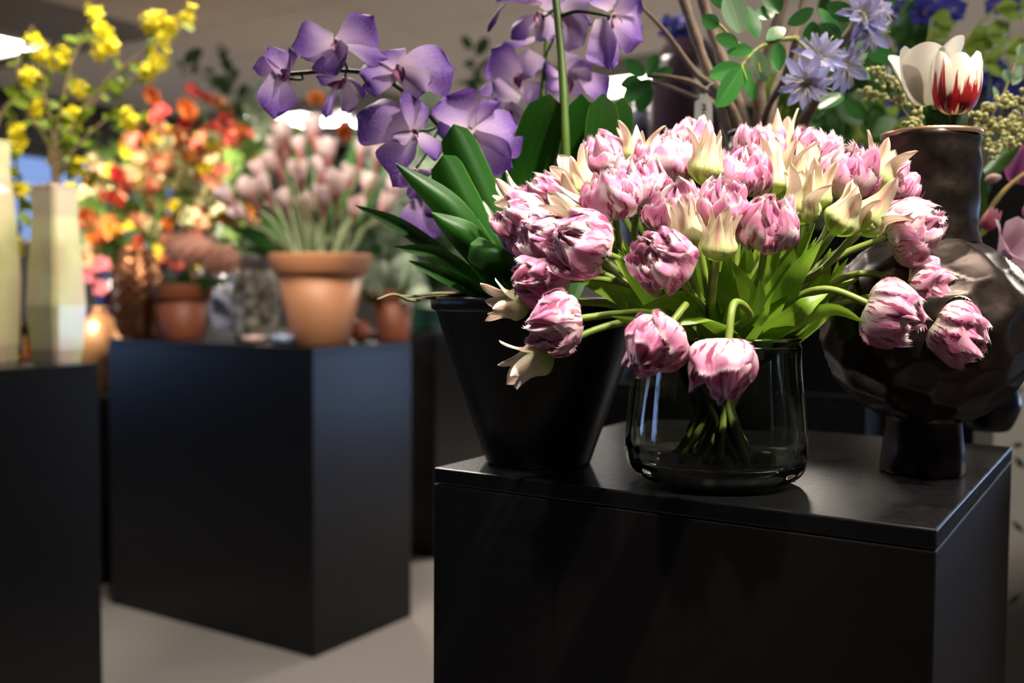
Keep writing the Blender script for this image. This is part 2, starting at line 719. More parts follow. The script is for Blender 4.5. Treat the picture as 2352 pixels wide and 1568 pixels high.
struct('floor', box_mesh('floor', -A1 - .2, -A0 + .2, B0 - .2, B1 + .2, -.06, 0, MATS['carpet']), None, MB)
ceil = struct('ceiling', box_mesh('ceiling', -A1 - .2, -A0 + .2, B0 - .2, B1 + .2, CEIL + .012, CEIL + .1, M_plain('ceiling_grid', (.28, .26, .24), .7)), None, MB)
tm = box_mesh('tile', -.595, .595, -.295, .295, 0, .018, M_plain('ceiling_tile_board', (.86, .82, .78), .85, 0, .1, .06, 40))
Z1, Z0 = 2.3, .7
wins = [(b - w / 2, b + w / 2) for b, w in WIN]
ZR = [(.7, 2.3)] * 2 + [(1.54, 2.3)]


def wall_boxes(lo, hi, holes, zr):
    out, p = [], lo
    for (a, b), (Z0, Z1) in zip(holes, zr):
        out.append((p, a, 0, CEIL + .1))
        out.append((a, b, 0, Z0))
        out.append((a, b, Z1, CEIL + .1))
        p = b
    out.append((p, hi, 0, CEIL + .1))
    return out


# left wall (x = -A1), shop windows
struct('wall_left', boxes_mesh('wall_left', [(-A1 - .2, -A1, a, b, z0, z1) for a, b, z0, z1 in wall_boxes(B0, B1, wins, ZR)], wallm), None, MB)
holesb = [(1.1, 3.9)]
ZB = (.06, 1.25)
struct('wall_back', boxes_mesh('wall_back', [(a, b, B1, B1 + .2, z0, z1) for a, b, z0, z1 in wall_boxes(-A1 - .2, -A0 + .2, holesb, [ZB])], wallm), None, MB)
struct('wall_right', box_mesh('wall_right', -A0, -A0 + .2, B0, B1, 0, CEIL + .1, wallm), None, MB)
struct('wall_front', box_mesh('wall_front', -A1 - .2, -A0 + .2, B0 - .2, B0, 0, CEIL + .1, wallm), None, MB)


pt = struct('dark_reflection_panel', box_mesh('dark_reflection_panel', 0, 1.5, 0, .08, 0, 1.02, M_plain('dark_brown_panel', (.020, .014, .011), .5, 0, .3), .004))  # unseen panel added so the front pedestal's side reflects something dark
pt.location = (1.13, 1.93, 0)
pt.rotation_euler = (0, 0, math.radians(10))


def window(k, horiz, a, b, Z0, Z1):
    """frame with one mullion and a transom, panes as parts"""
    M = MB @ (Matrix.Translation((-A1 - .1, 0, 0)) @ Matrix.Rotation(PI / 2, 4, 'Z') if not horiz else Matrix.Translation((0, B1 + .1, 0)))
    m = (a + b) / 2
    zm = Z0 + (Z1 - Z0) * .55
    fr = [(a, a + .06, -.04, .04, Z0, Z1), (b - .06, b, -.04, .04, Z0, Z1), (a, b, -.04, .04, Z0, Z0 + .06), (a, b, -.04, .04, Z1 - .06, Z1),
          (m - .03, m + .03, -.04, .04, Z0, Z1), (a, b, -.03, .03, zm, zm + .05)]
    w = struct('window_%d' % k, boxes_mesh('window_frame', fr, framem), None, M)
    for x0, x1 in ((a + .06, m - .03), (m + .03, b - .06)):
        for z0, z1 in ((Z0 + .06, zm), (zm + .05, Z1 - .06)):
            ob('pane', box_mesh('pane', x0, x1, -.004, .004, z0, z1, paneC if horiz else (paneD if k == 3 else paneM)), w)


for k, (a, b) in enumerate(wins):
    window(k + 1, False, a, b, *ZR[k])
window(4, True, *holesb[0], *ZB)


def ceil_ab(px, py):
    p = PZ(px, py, CEIL)
    return -p.dot(A_), p.dot(B_)


lamps = [ceil_ab(*q) for q in PANELS]
for i in range(10):
    for j in range(25):
        x, y = -A1 + .5 + 1.2 * i, B0 + .3 + .6 * j
        if x > -A0 or y < -1.5 or any(abs(x - lx) < .9 and abs(y - ly) < .59 for lx, ly in lamps):
            continue
        ob('tile', tm, ceil, Matrix.Translation((x, y, CEIL - .006)))
lamp_lbl = ['bright square ceiling panel above the yellow flower branches', 'bright square ceiling panel above the pink bell flowers, behind the purple orchid',
            'bright square ceiling panel showing beside the leafy twigs and purple orchid']
for (lx, ly), lb in zip(lamps, lamp_lbl):
    p = MB @ Vector((lx, ly, CEIL))
    t = thing('ceiling_lamp', lb, 'lamp', p, 'square ceiling lamps')
    t.rotation_euler = (0, 0, -TH)
    ob('frame', boxes_mesh('frame', [(-.3, .3, -.3, -.27, -.03, .012), (-.3, .3, .27, .3, -.03, .012), (-.3, -.27, -.27, .27, -.03, .012), (.27, .3, -.27, .27, -.03, .012)], M_plain('white_enamel', (.7, .7, .68), .4)), t)
    ob('diffuser', box_mesh('diffuser', -.27, .27, -.27, .27, -.02, .01, M_emit('lamp_diffuser', (1, .95, .88), 14)), t)
for k, (px, py) in enumerate([(577, 266), (610, 282), (762, 276), (786, 262), (822, 278), (1418, 183), (1446, 178)]):
    lx, ly = ceil_ab(px, py)
    p = MB @ Vector((lx, ly, CEIL - .008))
    t = thing('downlight', 'small round ceiling downlight, %s of the row from the window side' % ordw(k + 1), 'lamp', p, 'round ceiling downlights')
    ob('ring', lathe('ring', [(.075, 0), (.078, -.012), (.06, -.016), (.055, 0)], M_plain('white_enamel', (.7, .7, .68)), 24), t)
    ob('bulb', lathe('bulb', [(.002, -.03), (.03, -.026), (.05, -.012), (.054, 0)], M_emit('spot_bulb', (1, .93, .84), 60), 20), t)

# ================================================================== PEDESTALS


def along(o, d, px):
    """distance along d from o to where it meets image column px"""
    a, b = 0.0, 3.0
    s0 = proj(o)[0] < px
    for _ in range(50):
        m = (a + b) / 2
        if (proj(o + d * m)[0] < px) == s0:
            a = m
        else:
            b = m
    return a


def pedestal(label, corner, wx, wy, h, mat='black'):
    """corner: where the A-side and B-side faces meet nearest the camera; extends wx along A and wy along B"""
    t = thing('pedestal', label, 'pedestal', Vector((corner.x, corner.y, 0)), 'black display pedestals')
    t.rotation_euler = (0, 0, -TH)
    m = MATS[mat]
    ob('body', box_mesh('body', -wx, 0, 0, wy, 0, h - .0195, m, .0015), t)
    ob('top_board', box_mesh('top_board', -wx, 0, 0, wy, h - .0185, h, MATS['black'], .002), t)
    return t


ZF = CAMH - .205
ZM = CAMH - .1925
ZL = CAMH - .1925
cm = PZ(718, 800, ZM)
wM, dM = along(cm, A_, 248), along(cm, B_, 945)
pedestal('black square pedestal carrying the terracotta pots', cm, wM, dM, ZM)
cf = PZ(2152, 1216, ZF)
wF, dF = along(cf, A_, 996), along(cf, B_, 2325)
pedestal('black pedestal under the glass vase of fringed tulips', cf, wF, dF, ZF, 'matte')
cl = PZ(226, 834, ZL) - B_ * .62
pedestal('black pedestal under the tall cream glass vases', cl, .5, .62, ZL)
# pedestals further back
cb1 = RM(0, 0) + Vector((-.75, 4.75, 0))
cb1 = P(945, 763, 4.75) - B_ * .14
pedestal('black pedestal standing behind the terracotta pot pedestal, seen beside it', Vector((cb1.x + .2, cb1.y, 0)), .5, .5, ZM)
cb2 = P(560, 763, 4.75)
pedestal('black pedestal under the bank of orange and red flowers', RM(3.5, 3.06), 1.25, .52, ZM)
pedestal('low black pedestal under the round copper vase', RM(3.70, 2.57), .52, .44, .80)
cb4 = P(1990, 900, 2.0)
cb4 = Vector((cb4.x, cb4.y, 0))
pedestal('black pedestal behind the tulips, under the dark vases', cb4, .72, .31, ZF)
cb5 = P(2222, 900, 2.10)
print('FRONT', wF, dF, cf, 'MID', wM, dM, cm, 'LEFT', cl)
pedestal('black pedestal behind the bronze vase, under the blue flowers', Vector((cb5.x, cb5.y, 0)) + B_ * .11, .34, .4, ZF)


tb = P(2216, 900, 2.98)
pedestal('tall black pedestal behind the magnolia twig and the off white carton', Vector((tb.x, tb.y, 0)) - A_ * .46, .46, .3, CAMH + (682 - 405) / FPX * 3.0)


def lp(px, py, d, z):
    """ground point under image column px at depth d, at height z"""
    p = P(px, py, d)
    return Vector((p.x, p.y, z))


# ================================================================== GLASS VASE
vc = PZ(1642, 1103, ZF)
vd = proj(vc)[2]
K = vd / FPX
rb, rt_, hv = 205 * K, 186 * K, 326 * K
prof_o = [(.004, .0), (rb * .55, 0.0), (rb * .80, .004), (rb * .95, .014), (rb, .030), (rb * .995, .05), (rb * .97, hv * .5), (rt_ * 1.01, hv * .8), (rt_, hv)]
wt = .0035
prof_i = [(rt_ - wt, hv + .0005), (rt_ * 1.01 - wt, hv * .8), (rb * .97 - wt, hv * .5), (rb * .995 - wt, .052), (rb - wt - .002, .036), (rb * .9, .024), (rb * .6, .017), (.004, .016)]


def wavy(a, r, z, i):
    return r * (1 + .005 * math.sin(9 * a + 1.0 * math.sin(z * 24)) + .004 * math.sin(23 * a + 1.5 * math.sin(z * 16)) + .003 * noise.noise(Vector((math.cos(a) * 3, math.sin(a) * 3, z * 12)))), z


def densify(prof, n):
    return [(p.x, p.z) for p in sampled([(r, 0, z) for r, z in prof], n)]


t = thing('glass_vase', 'clear smoky glass vase holding the fringed tulips', 'vase', vc)
ob('body', lathe('body', densify(prof_o, 30)[:-1] + densify(prof_i, 26), M_glass('smoky_glass', (.66, .68, .60)), 96, wavy), t)
ob('rim', lathe('rim', [(rt_ - wt, hv), (rt_ - wt - .0005, hv + .002), (rt_ - wt / 2, hv + .0035), (rt_ + .0005, hv + .002), (rt_, hv)], M_glass('smoky_glass', (.66, .68, .60)), 96, None, False), t)

# ================================================================== TULIPS
stem_m = M_leaf('tulip_stem', (.18, .25, .04), None, .45, 0, .4, 0)
tleaf = M_leaf('tulip_leaf', (.21, .38, .025), (.34, .48, .08), .38, .32, .5, .3)


def fringed_petal(seed, pts, phi, ruff, fr=.06):
    r_ = random.Random(seed)
    p1, p2, p3 = (r_.uniform(0, 6) for _ in range(3))

    def fn(u, v):
        r, z = bez(pts, v)
        a = u * phi * (math.sin(PI * (v * .54 + .18)) ** .8)
        r += ruff * (.7 * math.sin(3.2 * u + p1) + .5 * math.sin(6 * u + 6 * v + p2)) * v ** 1.2 + .05 * (u * u - .3) * v
        z += ruff * 1.0 * math.sin(5 * u + p3) * v ** 2 - .20 * u * u * v
        return Vector((r * math.cos(a), r * math.sin(a), z))
    return surf('petal', 14, 12, fn, MATS['fringed'], fr, r_)


OUT = [fringed_petal(i, [(.03, 0), (.60, -.08), (.74, .50), (.36 + .10 * (i % 3), .84)], .98, .06) for i in range(5)]
MIDP = [fringed_petal(10 + i, [(.03, .03), (.48, .05), (.68, .60), (.14 + .09 * i, .90)], 1.0, .10) for i in range(4)]
INN = [fringed_petal(20 + i, [(.03, .06), (.25, .2), (.56, .74), (-.16 + .10 * i, .90)], 1.3, .12) for i in range(4)]


def bud_petal(seed, flare, phi=.78):
    r_ = random.Random(seed)
    k = r_.uniform(-.5, .5)

    def fn(u, v):
        r = .06 + .28 * math.sin(PI * min(.5, v * 1.35 + .02)) ** .75 if v < .36 else 0
        if v >= .36:
            q = (v - .36) / .64
            r = .34 - .13 * math.sin(PI / 2 * min(1, q * 1.5)) + flare * q ** 1.8
        w = phi * min(1, .6 + 2.6 * v) * (1 - max(0, (v - .30) / .70) ** 2.4) ** .8 + .03
        a = u * w + k * max(0, v - .45)
        r *= 1 - .14 * (u * u) * max(0, v - .3)
        r += .03 * math.sin(7 * u + seed) * v * (1 - v)
        return Vector((r * math.cos(a), r * math.sin(a), v * (1.0 - .12 * (flare > .3)) - .03 * math.sin(PI * v)))
    return surf('petal', 6, 16, fn, MATS['bud'])


BUDP = [bud_petal(i, f, p_) for i, (f, p_) in enumerate(((.0, .72), (.16, .70), (.40, .66), (-.08, .75), (.25, .66), (.08, .72)))]
zrim = vc.z + hv
leaves_wait = []
TUL = []


def tulip(kind, px, py, d, ax, size, label, stem_k=1.0, elbow=None):
    axis = cdir(*ax)
    L = size
    ctr = P(px, py, d)
    base = ctr - axis * L * .48
    # where the stem passes the rim, and where it stands on the vase floor
    out = Vector((base.x - vc.x, base.y - vc.y, 0))
    rr = min(out.length / .26, 1) * rt_ * .78
    o_ = out.normalized() if out.length > 1e-4 else Vector((0, -1, 0))
    rim = Vector((vc.x, vc.y, zrim + .002)) + o_ * rr + Vector((rng.uniform(-1, 1), rng.uniform(-1, 1), 0)) * .008
    foot = Vector((vc.x + .004, vc.y - .02, vc.z + .024)) - o_ * rt_ * rng.uniform(.12, .5) + Vector((rng.uniform(-1, 1), rng.uniform(-1, 1), 0)) * .022
    fo = Vector((foot.x - vc.x, foot.y - vc.y, 0))
    if fo.length > rb * .72:
        fo = fo.normalized() * rb * .72
        foot = Vector((vc.x + fo.x, vc.y + fo.y, foot.z))
    dist = (base - rim).length
    n1 = base - axis * min(.05, dist * .35)
    dirr = (rim - foot).normalized()
    n2 = rim + dirr * dist * .35
    pts = [base + axis * .004, n1]
    if elbow is not None:
        pts += [P(*elbow)]
    else:
        pts += [n1.lerp(rim, .5) + Vector((0, 0, .012 * min(1, out.length / .15)))]
    pts += [rim, rim.lerp(foot, .5), foot]
    nm = 'tulip'
    t = thing(nm, label, 'tulip', base, 'tulips in the glass vase')
    ob('stem', tube('stem', pts, .0036, .0042, stem_m, 8, 34, base), t)
    R = frame(axis, rng.uniform(0, 6.28))
    sc = Matrix.Diagonal((L, L, L, 1))
    if kind == 'F':
        for ring, (lst, n, tilt) in enumerate(((OUT, 5, .07), (MIDP, 5, .03), (INN, 4, 0))):
            for k in range(n):
                a = 2 * PI * k / n + ring * .5 + rng.uniform(-.15, .15)
                s_ = rng.uniform(.90, 1.06)
                zz = rng.uniform(.62, .98) if ring == 0 else rng.uniform(.86, 1.0)
                M = R @ Matrix.Rotation(a, 4, 'Z') @ Matrix.Rotation(tilt * rng.uniform(-.6, 2.2), 4, 'Y') @ sc @ Matrix.Diagonal((s_ * (1.0 - .03 * ring), s_ * (1.0 - .03 * ring), s_ * zz * 1.06, 1))
                ob('petal', lst[rng.randrange(len(lst))], t, M)
    else:
        for k in range(6):
            a = 2 * PI * k / 6 + rng.uniform(-.1, .1)
            s_ = rng.uniform(.84, 1.08) * (1 if k % 2 else .95)
            M = R @ Matrix.Rotation(a, 4, 'Z') @ sc @ Matrix.Diagonal((1, 1, s_, 1))
            ob('petal', BUDP[rng.randrange(6)], t, M)
    TUL.append((t, px, py, base))
    return t


FR = [
    (1388, 352, 1.14, (-.3, .9, .15), .056, 'fringed pink tulip at the back of the crown, first upright one from the orchid side'),
    (1400, 440, 1.04, (-.25, .85, .35), .060, 'pink and white fringed tulip in the upper crown, below the cream bud nearest the orchid'),
    (1468, 412, 1.06, (0, .9, .35), .058, 'fringed pink tulip pressed against another, below the tall cream bud of the back row'),
    (1530, 362, 1.10, (0, .95, .2), .062, 'pale fringed tulip with dark crimson stripes at its base, upper middle of the crown'),
    (1588, 322, 1.16, (0, 1, .05), .056, 'highest fringed pink tulip, behind the green cream bud under the price tag'),
    (1553, 470, 1.01, (-.1, .8, .55), .060, 'frilly pink tulip in the front of the crown, behind the two low cream buds'),
    (1653, 462, 1.00, (0, .85, .5), .058, 'mauve pink fringed tulip with a flat frilled top, over the middle cream bud'),
    (1704, 392, 1.06, (0, .95, .25), .060, 'pale pink fringed tulip with crimson streaked base, in front of the black branch vase'),
    (1745, 335, 1.15, (.05, 1, .1), .056, 'bright pink fringed tulip at the crown top below the dark pot rim'),
    (1865, 342, 1.15, (.15, 1, .1), .056, 'deep pink fringed tulip of the back row, beyond the tall pointed bud'),
    (1943, 392, 1.08, (.25, .9, .25), .066, 'large fringed tulip with crimson flames on cream, near the bronze neck'),
    (2066, 420, 1.12, (.6, .75, .0), .056, 'fringed pink tulip seen against the dark bronze vase neck'),
    (2102, 520, 1.06, (.87, .35, .3), .068, 'large fringed tulip leaning out over the bronze vase, on a bare stem'),
    (1767, 507, .985, (0, .80, .6), .062, 'fringed tulip with magenta frill and striped cream base, front middle of crown'),
    (1518, 595, .95, (-.50, .42, .55), .058, 'fringed pink tulip facing forward below the crown, over the leaves'),
    (1188, 508, 1.08, (-.8, .35, .3), .062, 'outermost fringed tulip of the crown on the orchid side'),
    (1247, 445, 1.12, (-.6, .7, .2), .054, 'pink fringed tulip behind the cream buds on the orchid side'),
    (1325, 552, 1.0, (-.8, .30, .5), .066, 'striped fringed tulip turned to the orchid, crimson lines over white'),
    (1246, 545, 1.03, (-.75, .4, .45), .058, 'mauve fringed tulip squeezed between two others on the orchid side'),
    (1238, 645, 1.02, (-.9, -.05, .45), .060, 'dusky pink fringed tulip lying level above the drooping cream bud'),
    (1264, 740, .98, (-.9, -.12, .35), .058, 'fringed tulip on a level stem in front of the black pot'),
    (1495, 802, .93, (-.55, -.6, .55), .060, 'drooping fringed tulip at the vase rim, over the blue streaked glass'),
    (1665, 852, .92, (-.2, -.92, .35), .058, 'fringed tulip hanging head down in front of the glass vase'),
    (2055, 718, 1.0, (.85, -.35, .35), .062, 'cream and mauve fringed tulip bending down in front of the bronze vase'),
    (2140, 660, 1.07, (.88, -.2, .2), .058, 'fringed tulip bending outward just under the bronze highlights'),
    (2206, 767, 1.04, (.8, -.5, .3), .064, 'lowest and outermost fringed tulip, before the bronze vase'),
    (2168, 712, 1.10, (.7, -.6, .2), .050, 'half hidden fringed tulip between the three that hang before the bronze vase'),
]
BU = [
    (1165, 700, 1.03, (-.95, -.05, .25), .050, 'cream pink pointed bud lying over the rim of the black pot'),
    (1215, 833, 1.0, (-.85, -.42, .3), .056, 'green pointed bud drooping lowest, in front of the black pot'),
    (1322, 405, 1.08, (-.4, .9, .25), .058, 'cream pointed bud standing highest on the orchid side'),
    (1313, 480, 1.04, (-.75, .6, .35), .066, 'open cream bud with long pointed petals leaning toward the orchid'),
    (1460, 335, 1.13, (0, 1, .1), .056, 'slim cream bud between fringed tulips at the back of the crown'),
    (1627, 362, 1.05, (.08, 1, .25), .060, 'bright green and cream bud standing under the white price tag'),
    (1573, 520, .97, (-.25, .9, .45), .056, 'cream bud with spread petals, low in the front of the crown'),
    (1652, 537, .955, (0, .9, .5), .056, 'squat cream bud with a peach stripe, lowest in the crown middle'),
    (1792, 318, 1.17, (0, 1, 0), .058, 'tall peach bud rising behind the crown toward the branches'),
    (1782, 388, 1.08, (.05, 1, .2), .066, 'large cream bud with many pointed petals beside the streaked pink tulip'),
    (1843, 450, 1.02, (.05, .95, .35), .062, 'peach striped cream bud in the front of the crown, bronze side'),
    (2022, 385, 1.10, (.3, .92, .1), .060, 'cream bud with three sharp tips in front of the bronze neck'),
    (1952, 482, 1.02, (.5, .8, .35), .060, 'green based bud with pink striped petals, over the bright leaf'),
    (2014, 482, 1.03, (.62, .75, .3), .062, 'yellow cream bud leaning toward the bronze vase beside a green based bud'),
    (1855, 385, 1.1, (.1, 1, .2), .056, 'cream bud tucked below the deep pink back tulip'),
    (1178, 455, 1.12, (-.65, .65, .1), .050, 'cream bud peeping out behind the outermost tulip on the orchid side'),
    (1875, 428, 1.05, (.2, .9, .25), .058, 'cream bud between the peach striped bud and the large flamed tulip'),
]
ELB = {20: (1420, 732, 1.03), 21: (1500, 738, 1.0), 22: (1715, 733, .985)}
for i, (px, py, d, ax, sz, lb) in enumerate(FR):
    el = None
    if i == 21:
        el = (1560, 728, 1.0)
    if i == 22:
        el = (1722, 728, .99)
    tulip('F', px, py, d, ax, sz * .88, lb, elbow=el)
for px, py, d, ax, sz, lb in BU:
    tulip('B', px, py, d, ax, sz, lb)

LV = [  # base, middle, tip (px, py, depth), half width px
    ((1640, 775, 1.06), (1560, 690, 1.0), (1470, 705, .97), 34),
    ((1600, 772, 1.08), (1450, 690, 1.04), (1322, 640, 1.04), 30),
    ((1600, 772, 1.10), (1480, 650, 1.07), (1405, 545, 1.06), 26),
    ((1790, 775, 1.08), (1815, 650, 1.03), (1889, 550, 1.02), 32),
    ((1780, 775, 1.10), (1880, 690, 1.06), (1972, 640, 1.05), 26),
    ((1770, 775, 1.04), (1830, 715, 1.0), (1902, 674, 1.0), 30),
    ((1745, 775, 1.06), (1725, 690, 1.01), (1682, 600, 1.0), 30),
    ((1700, 775, 1.07), (1670, 690, 1.03), (1622, 595, 1.02), 34),
    ((1760, 775, 1.12), (1765, 670, 1.10), (1752, 560, 1.09), 40),
    ((1735, 775, 1.14), (1710, 660, 1.12), (1715, 540, 1.12), 38),
    ((1800, 775, 1.12), (1865, 680, 1.09), (1908, 570, 1.08), 34),
    ((1820, 770, 1.13), (1880, 680, 1.12), (1948, 592, 1.11), 30),
    ((1735, 790, 1.00), (1748, 740, .98), (1769, 694, .975), 16),
    ((1640, 775, 1.12), (1600, 680, 1.11), (1545, 600, 1.10), 36),
    ((1800, 772, 1.02), (1900, 712, .99), (1990, 742, .98), 18),
    ((1600, 770, 1.14), (1480, 640, 1.13), (1368, 470, 1.13), 24),
    ((1660, 772, 1.15), (1625, 680, 1.15), (1600, 560, 1.14), 36),
    ((1610, 772, 1.04), (1500, 745, 1.0), (1400, 725, 1.0), 22),
    ((1830, 772, 1.16), (1850, 640, 1.15), (1830, 540, 1.14), 36),
    ((1780, 772, 1.16), (1790, 640, 1.15), (1800, 545, 1.14), 34),
    ((1640, 772, 1.17), (1560, 640, 1.17), (1500, 540, 1.17), 34),
    ((1690, 778, 1.01), (1620, 730, .985), (1545, 745, .97), 26),
    ((1700, 775, 1.03), (1740, 700, 1.0), (1745, 640, .985), 22),
    ((1850, 770, 1.15), (1900, 690, 1.15), (1925, 600, 1.14), 28),
]
r5 = random.Random(21)
for q in range(34):
    tx = r5.uniform(1390, 1940)
    dd = r5.uniform(1.02, 1.16)
    ty = 590 - 70 * math.cos((tx - 1660) / 300) + r5.uniform(-30, 70)
    LV.append(((1660 + (tx - 1660) * .42, 775, dd), (1660 + (tx - 1660) * .62, .5 * (775 + ty) + 10, dd), (tx, ty, dd * .99), r5.uniform(20, 34)))
for i, (b, m, tp, hw) in enumerate(LV):
    # the leaf belongs to the tulip whose head lies nearest its direction
    best = min(TUL, key=lambda q: math.hypot(q[1] - tp[0], q[2] - tp[1]))
    org = Vector(best[3])
    bp = P(*b)
    bp = Vector((vc.x, vc.y, zrim)) + (bp - Vector((vc.x, vc.y, zrim))) * .8
    low = bp.lerp(Vector((vc.x, vc.y, zrim - .05)), .6)
    low.z = zrim - .035
    sd = cdir(1, 0, rng.uniform(-.5, .5)) if abs(tp[0] - b[0]) < 150 else cdir(0, 1, rng.uniform(.2, .8))
    ob('leaf', leaf_surf('leaf', [low, bp, P(*m), P(*tp)], hw * m[2] / FPX, tleaf, org, sd, rng.uniform(.15, .4), nv=16, tw=rng.uniform(-.5, .5)), best[0])

# ================================================================== BLACK POT AND ORCHID
pc = PZ(1236, 1060, ZF)
pd = proj(pc)[2]
k = pd / FPX
ph = 376 * k
t = thing('plant_pot', 'tapered glossy black pot holding the purple orchid', 'pot', pc)
potm = M_plain('black_pot_glaze', (.003, .003, .0035), .32, 0, .25)
ob('body', lathe('body', [(.11 * 1, .0)][:0] + [(118 * k, 0), (121 * k, .004), (160 * k, ph * .32), (205 * k, ph * .66), (236 * k, ph * .93), (238 * k, ph * .94), (229 * k, ph * .94), (190 * k, ph * .62), (110 * k, .02), (.003, .015)], potm, 64), t)
ob('rim', lathe('rim', [(236 * k, ph * .92), (246 * k, ph * .935), (248 * k, ph * .985), (245 * k, ph), (236 * k, ph), (230 * k, ph * .985), (229 * k, ph * .93)], potm, 64, None, False), t)
ob('soil', lathe('soil', [(.002, ph * .90), (.05, ph * .905), (.10, ph * .90), (222 * k, ph * .88)], M_plain('dark_soil', (.012, .009, .006), .95, 0, .1, .5, 80, .6), 32,
                  lambda a, r, z, i: (r, z + .006 * noise.noise(Vector((r * 60 * math.cos(a), r * 60 * math.sin(a), 3))))), t)

oc = Vector((pc.x, pc.y, pc.z + ph * .89))
orch = thing('orchid_plant', 'purple orchid with broad strap leaves growing in the black pot', 'orchid', oc)
oleaf = M_leaf('orchid_leaf', (.010, .062, .004), (.07, .17, .02), .36, .12, .5, .2)
OL = [  # base, mid, tip, half width px, fold
    ((1205, 665, 1.24), (1130, 470, 1.20), (1042, 285, 1.18), 44, -.75),
    ((1195, 668, 1.22), (1095, 500, 1.17), (1018, 356, 1.15), 42, -.75),
    ((1185, 670, 1.21), (1050, 490, 1.15), (908, 374, 1.13), 36, -.6),
    ((1160, 675, 1.20), (1090, 560, 1.14), (990, 487, 1.12), 38, -.6),
    ((1150, 672, 1.25), (950, 535, 1.22), (814, 470, 1.20), 18, .5),
    ((1150, 676, 1.22), (1020, 590, 1.17), (903, 566, 1.15), 19, .5),
    ((1150, 678, 1.20), (1040, 640, 1.14), (938, 598, 1.12), 18, .5),
    ((1215, 665, 1.31), (1195, 450, 1.29), (1262, 215, 1.24), 62, .25),
    ((1290, 665, 1.31), (1300, 450, 1.30), (1335, 215, 1.25), 40, .25),
    ((1320, 668, 1.30), (1360, 450, 1.28), (1385, 214, 1.24), 42, .20),
    ((1340, 668, 1.32), (1395, 450, 1.31), (1428, 222, 1.27), 34, .20),
    ((1210, 668, 1.24), (1150, 560, 1.19), (1110, 460, 1.20), 40, -.6),
    ((1250, 665, 1.27), (1240, 520, 1.25), (1245, 400, 1.21), 52, .25),
    ((1200, 672, 1.19), (1170, 620, 1.12), (1080, 560, 1.10), 34, -.5),
]
for b, m, tp, hw, fo in OL:
    pr = 'strap' if hw > 33 and tp[0] > 1000 else 'lance'
    ob('leaf', leaf_surf('leaf', [oc + (P(*b) - oc) * .6 + Vector((0, 0, -.01)), P(*m), P(*tp)], hw * m[2] / FPX, oleaf, oc, cdir(1, .3, -.35) if hw > 33 else cdir(.4, 1, .3), fo, pr, 18, 4), orch)
ostem = M_leaf('orchid_stem', (.055, .10, .012), None, .45, 0, .4, 0)
dstem = M_leaf('orchid_dark_stem', (.018, .028, .008), None, .45, 0, .4, 0)
ob('flower_stem', tube('flower_stem', [oc + Vector((.03, .0, -.01)), P(1303, 500, 1.24), P(1298, 300, 1.24), P(1290, 140, 1.25), P(1272, -40, 1.27), P(1250, -170, 1.29)], .0062, .0048, ostem, 10, 30, oc, .1), orch)
ob('flower_stem', tube('flower_stem', [oc + Vector((.0, .03, -.01)), P(1235, 450, 1.34), P(1243, 260, 1.38), P(1256, 90, 1.40), P(1262, -30, 1.40), P(1266, -150, 1.40)], .0045, .0035, ostem, 8, 26, oc, .1), orch)
ob('flower_stem', tube('flower_stem', [oc + Vector((-.02, .02, -.01)), P(1150, 480, 1.29), P(1010, 290, 1.27), P(900, 190, 1.25), P(800, 163, 1.24), P(640, 172, 1.22)], .004, .0025, dstem, 8, 30, oc, .1), orch)
ob('flower_stem', tube('flower_stem', [P(1290, 36, 1.26), P(1330, 26, 1.24), P(1400, 36, 1.23)], .003, .0022, dstem, 7, 10, oc), orch)
ob('aerial_root', tube('aerial_root', [P(866, 688, 1.10), P(905, 676, 1.12), P(945, 690, 1.14), P(985, 684, 1.16), P(1090, 676, 1.2)], .0016, .0026, M_plain('aerial_root', (.13, .12, .05), .7), 7, 20, oc, .2), orch)
ob('aerial_root', tube('aerial_root', [P(905, 676, 1.125), P(940, 681, 1.14), P(1000, 674, 1.16), P(1100, 673, 1.2)], .0014, .0022, M_plain('aerial_root', (.13, .12, .05), .7), 7, 20, oc, .2), orch)


def open_petal(name, L_, W_, cup, curl, ruff, seed, mat, nu=8, nv=9, shape=.75, base=.22):
    r_ = random.Random(seed)
    p1, p2 = r_.uniform(0, 6), r_.uniform(0, 6)

    def fn(u, v):
        w = W_ * (base + (1 - base) * math.sin(PI * min(1, v * .60 + .02)) ** 1.3) * (1 - max(0, (v - .62) / .38) ** 2.4) ** .5 if v < .999 else W_ * .10
        x = L_ * v * (1 - .10 * u * u * v)
        z = cup * u * u * w - curl * L_ * v * v + ruff * L_ * v * (math.sin(4.5 * u + p1) * .5 + .5 * math.sin(7 * v + 3 * u + p2)) * (abs(u) * .7 + .3 * v)
        return Vector((x, u * w, z))
    return surf(name, nu, nv, fn, mat)


OP = [open_petal('petal', 1, .5, [.3, -.35, .15, .45, -.2][i], [.2, -.15, .35, .05, .5][i], .16, 40 + i, MATS['orchid'], 12, 12, base=.34) for i in range(5)]
palem = M_petal('pale_orchid_petal', (.60, .46, .54), (.54, .40, .55), (.28, .17, .44), .55, .3, .2)
OPP = [open_petal('petal', 1, .5, [.3, -.3][i], [.3, -.1][i], .16, 50 + i, palem, 10, 10, base=.36) for i in range(2)]
lipm = M_petal('orchid_lip', (.55, .15, .28), (.30, .03, .16), (.16, .02, .12), .4, .1)
LIP = open_petal('lip', 1, .34, .9, .5, .05, 77, lipm, 6, 6)
COLM = lathe('column', [(.01, 0), (.11, .02), (.13, .15), (.10, .30), (.02, .38)], M_petal('orchid_column', (.70, .5, .6), (.6, .3, .45), (.7, .3, .45)), 10)


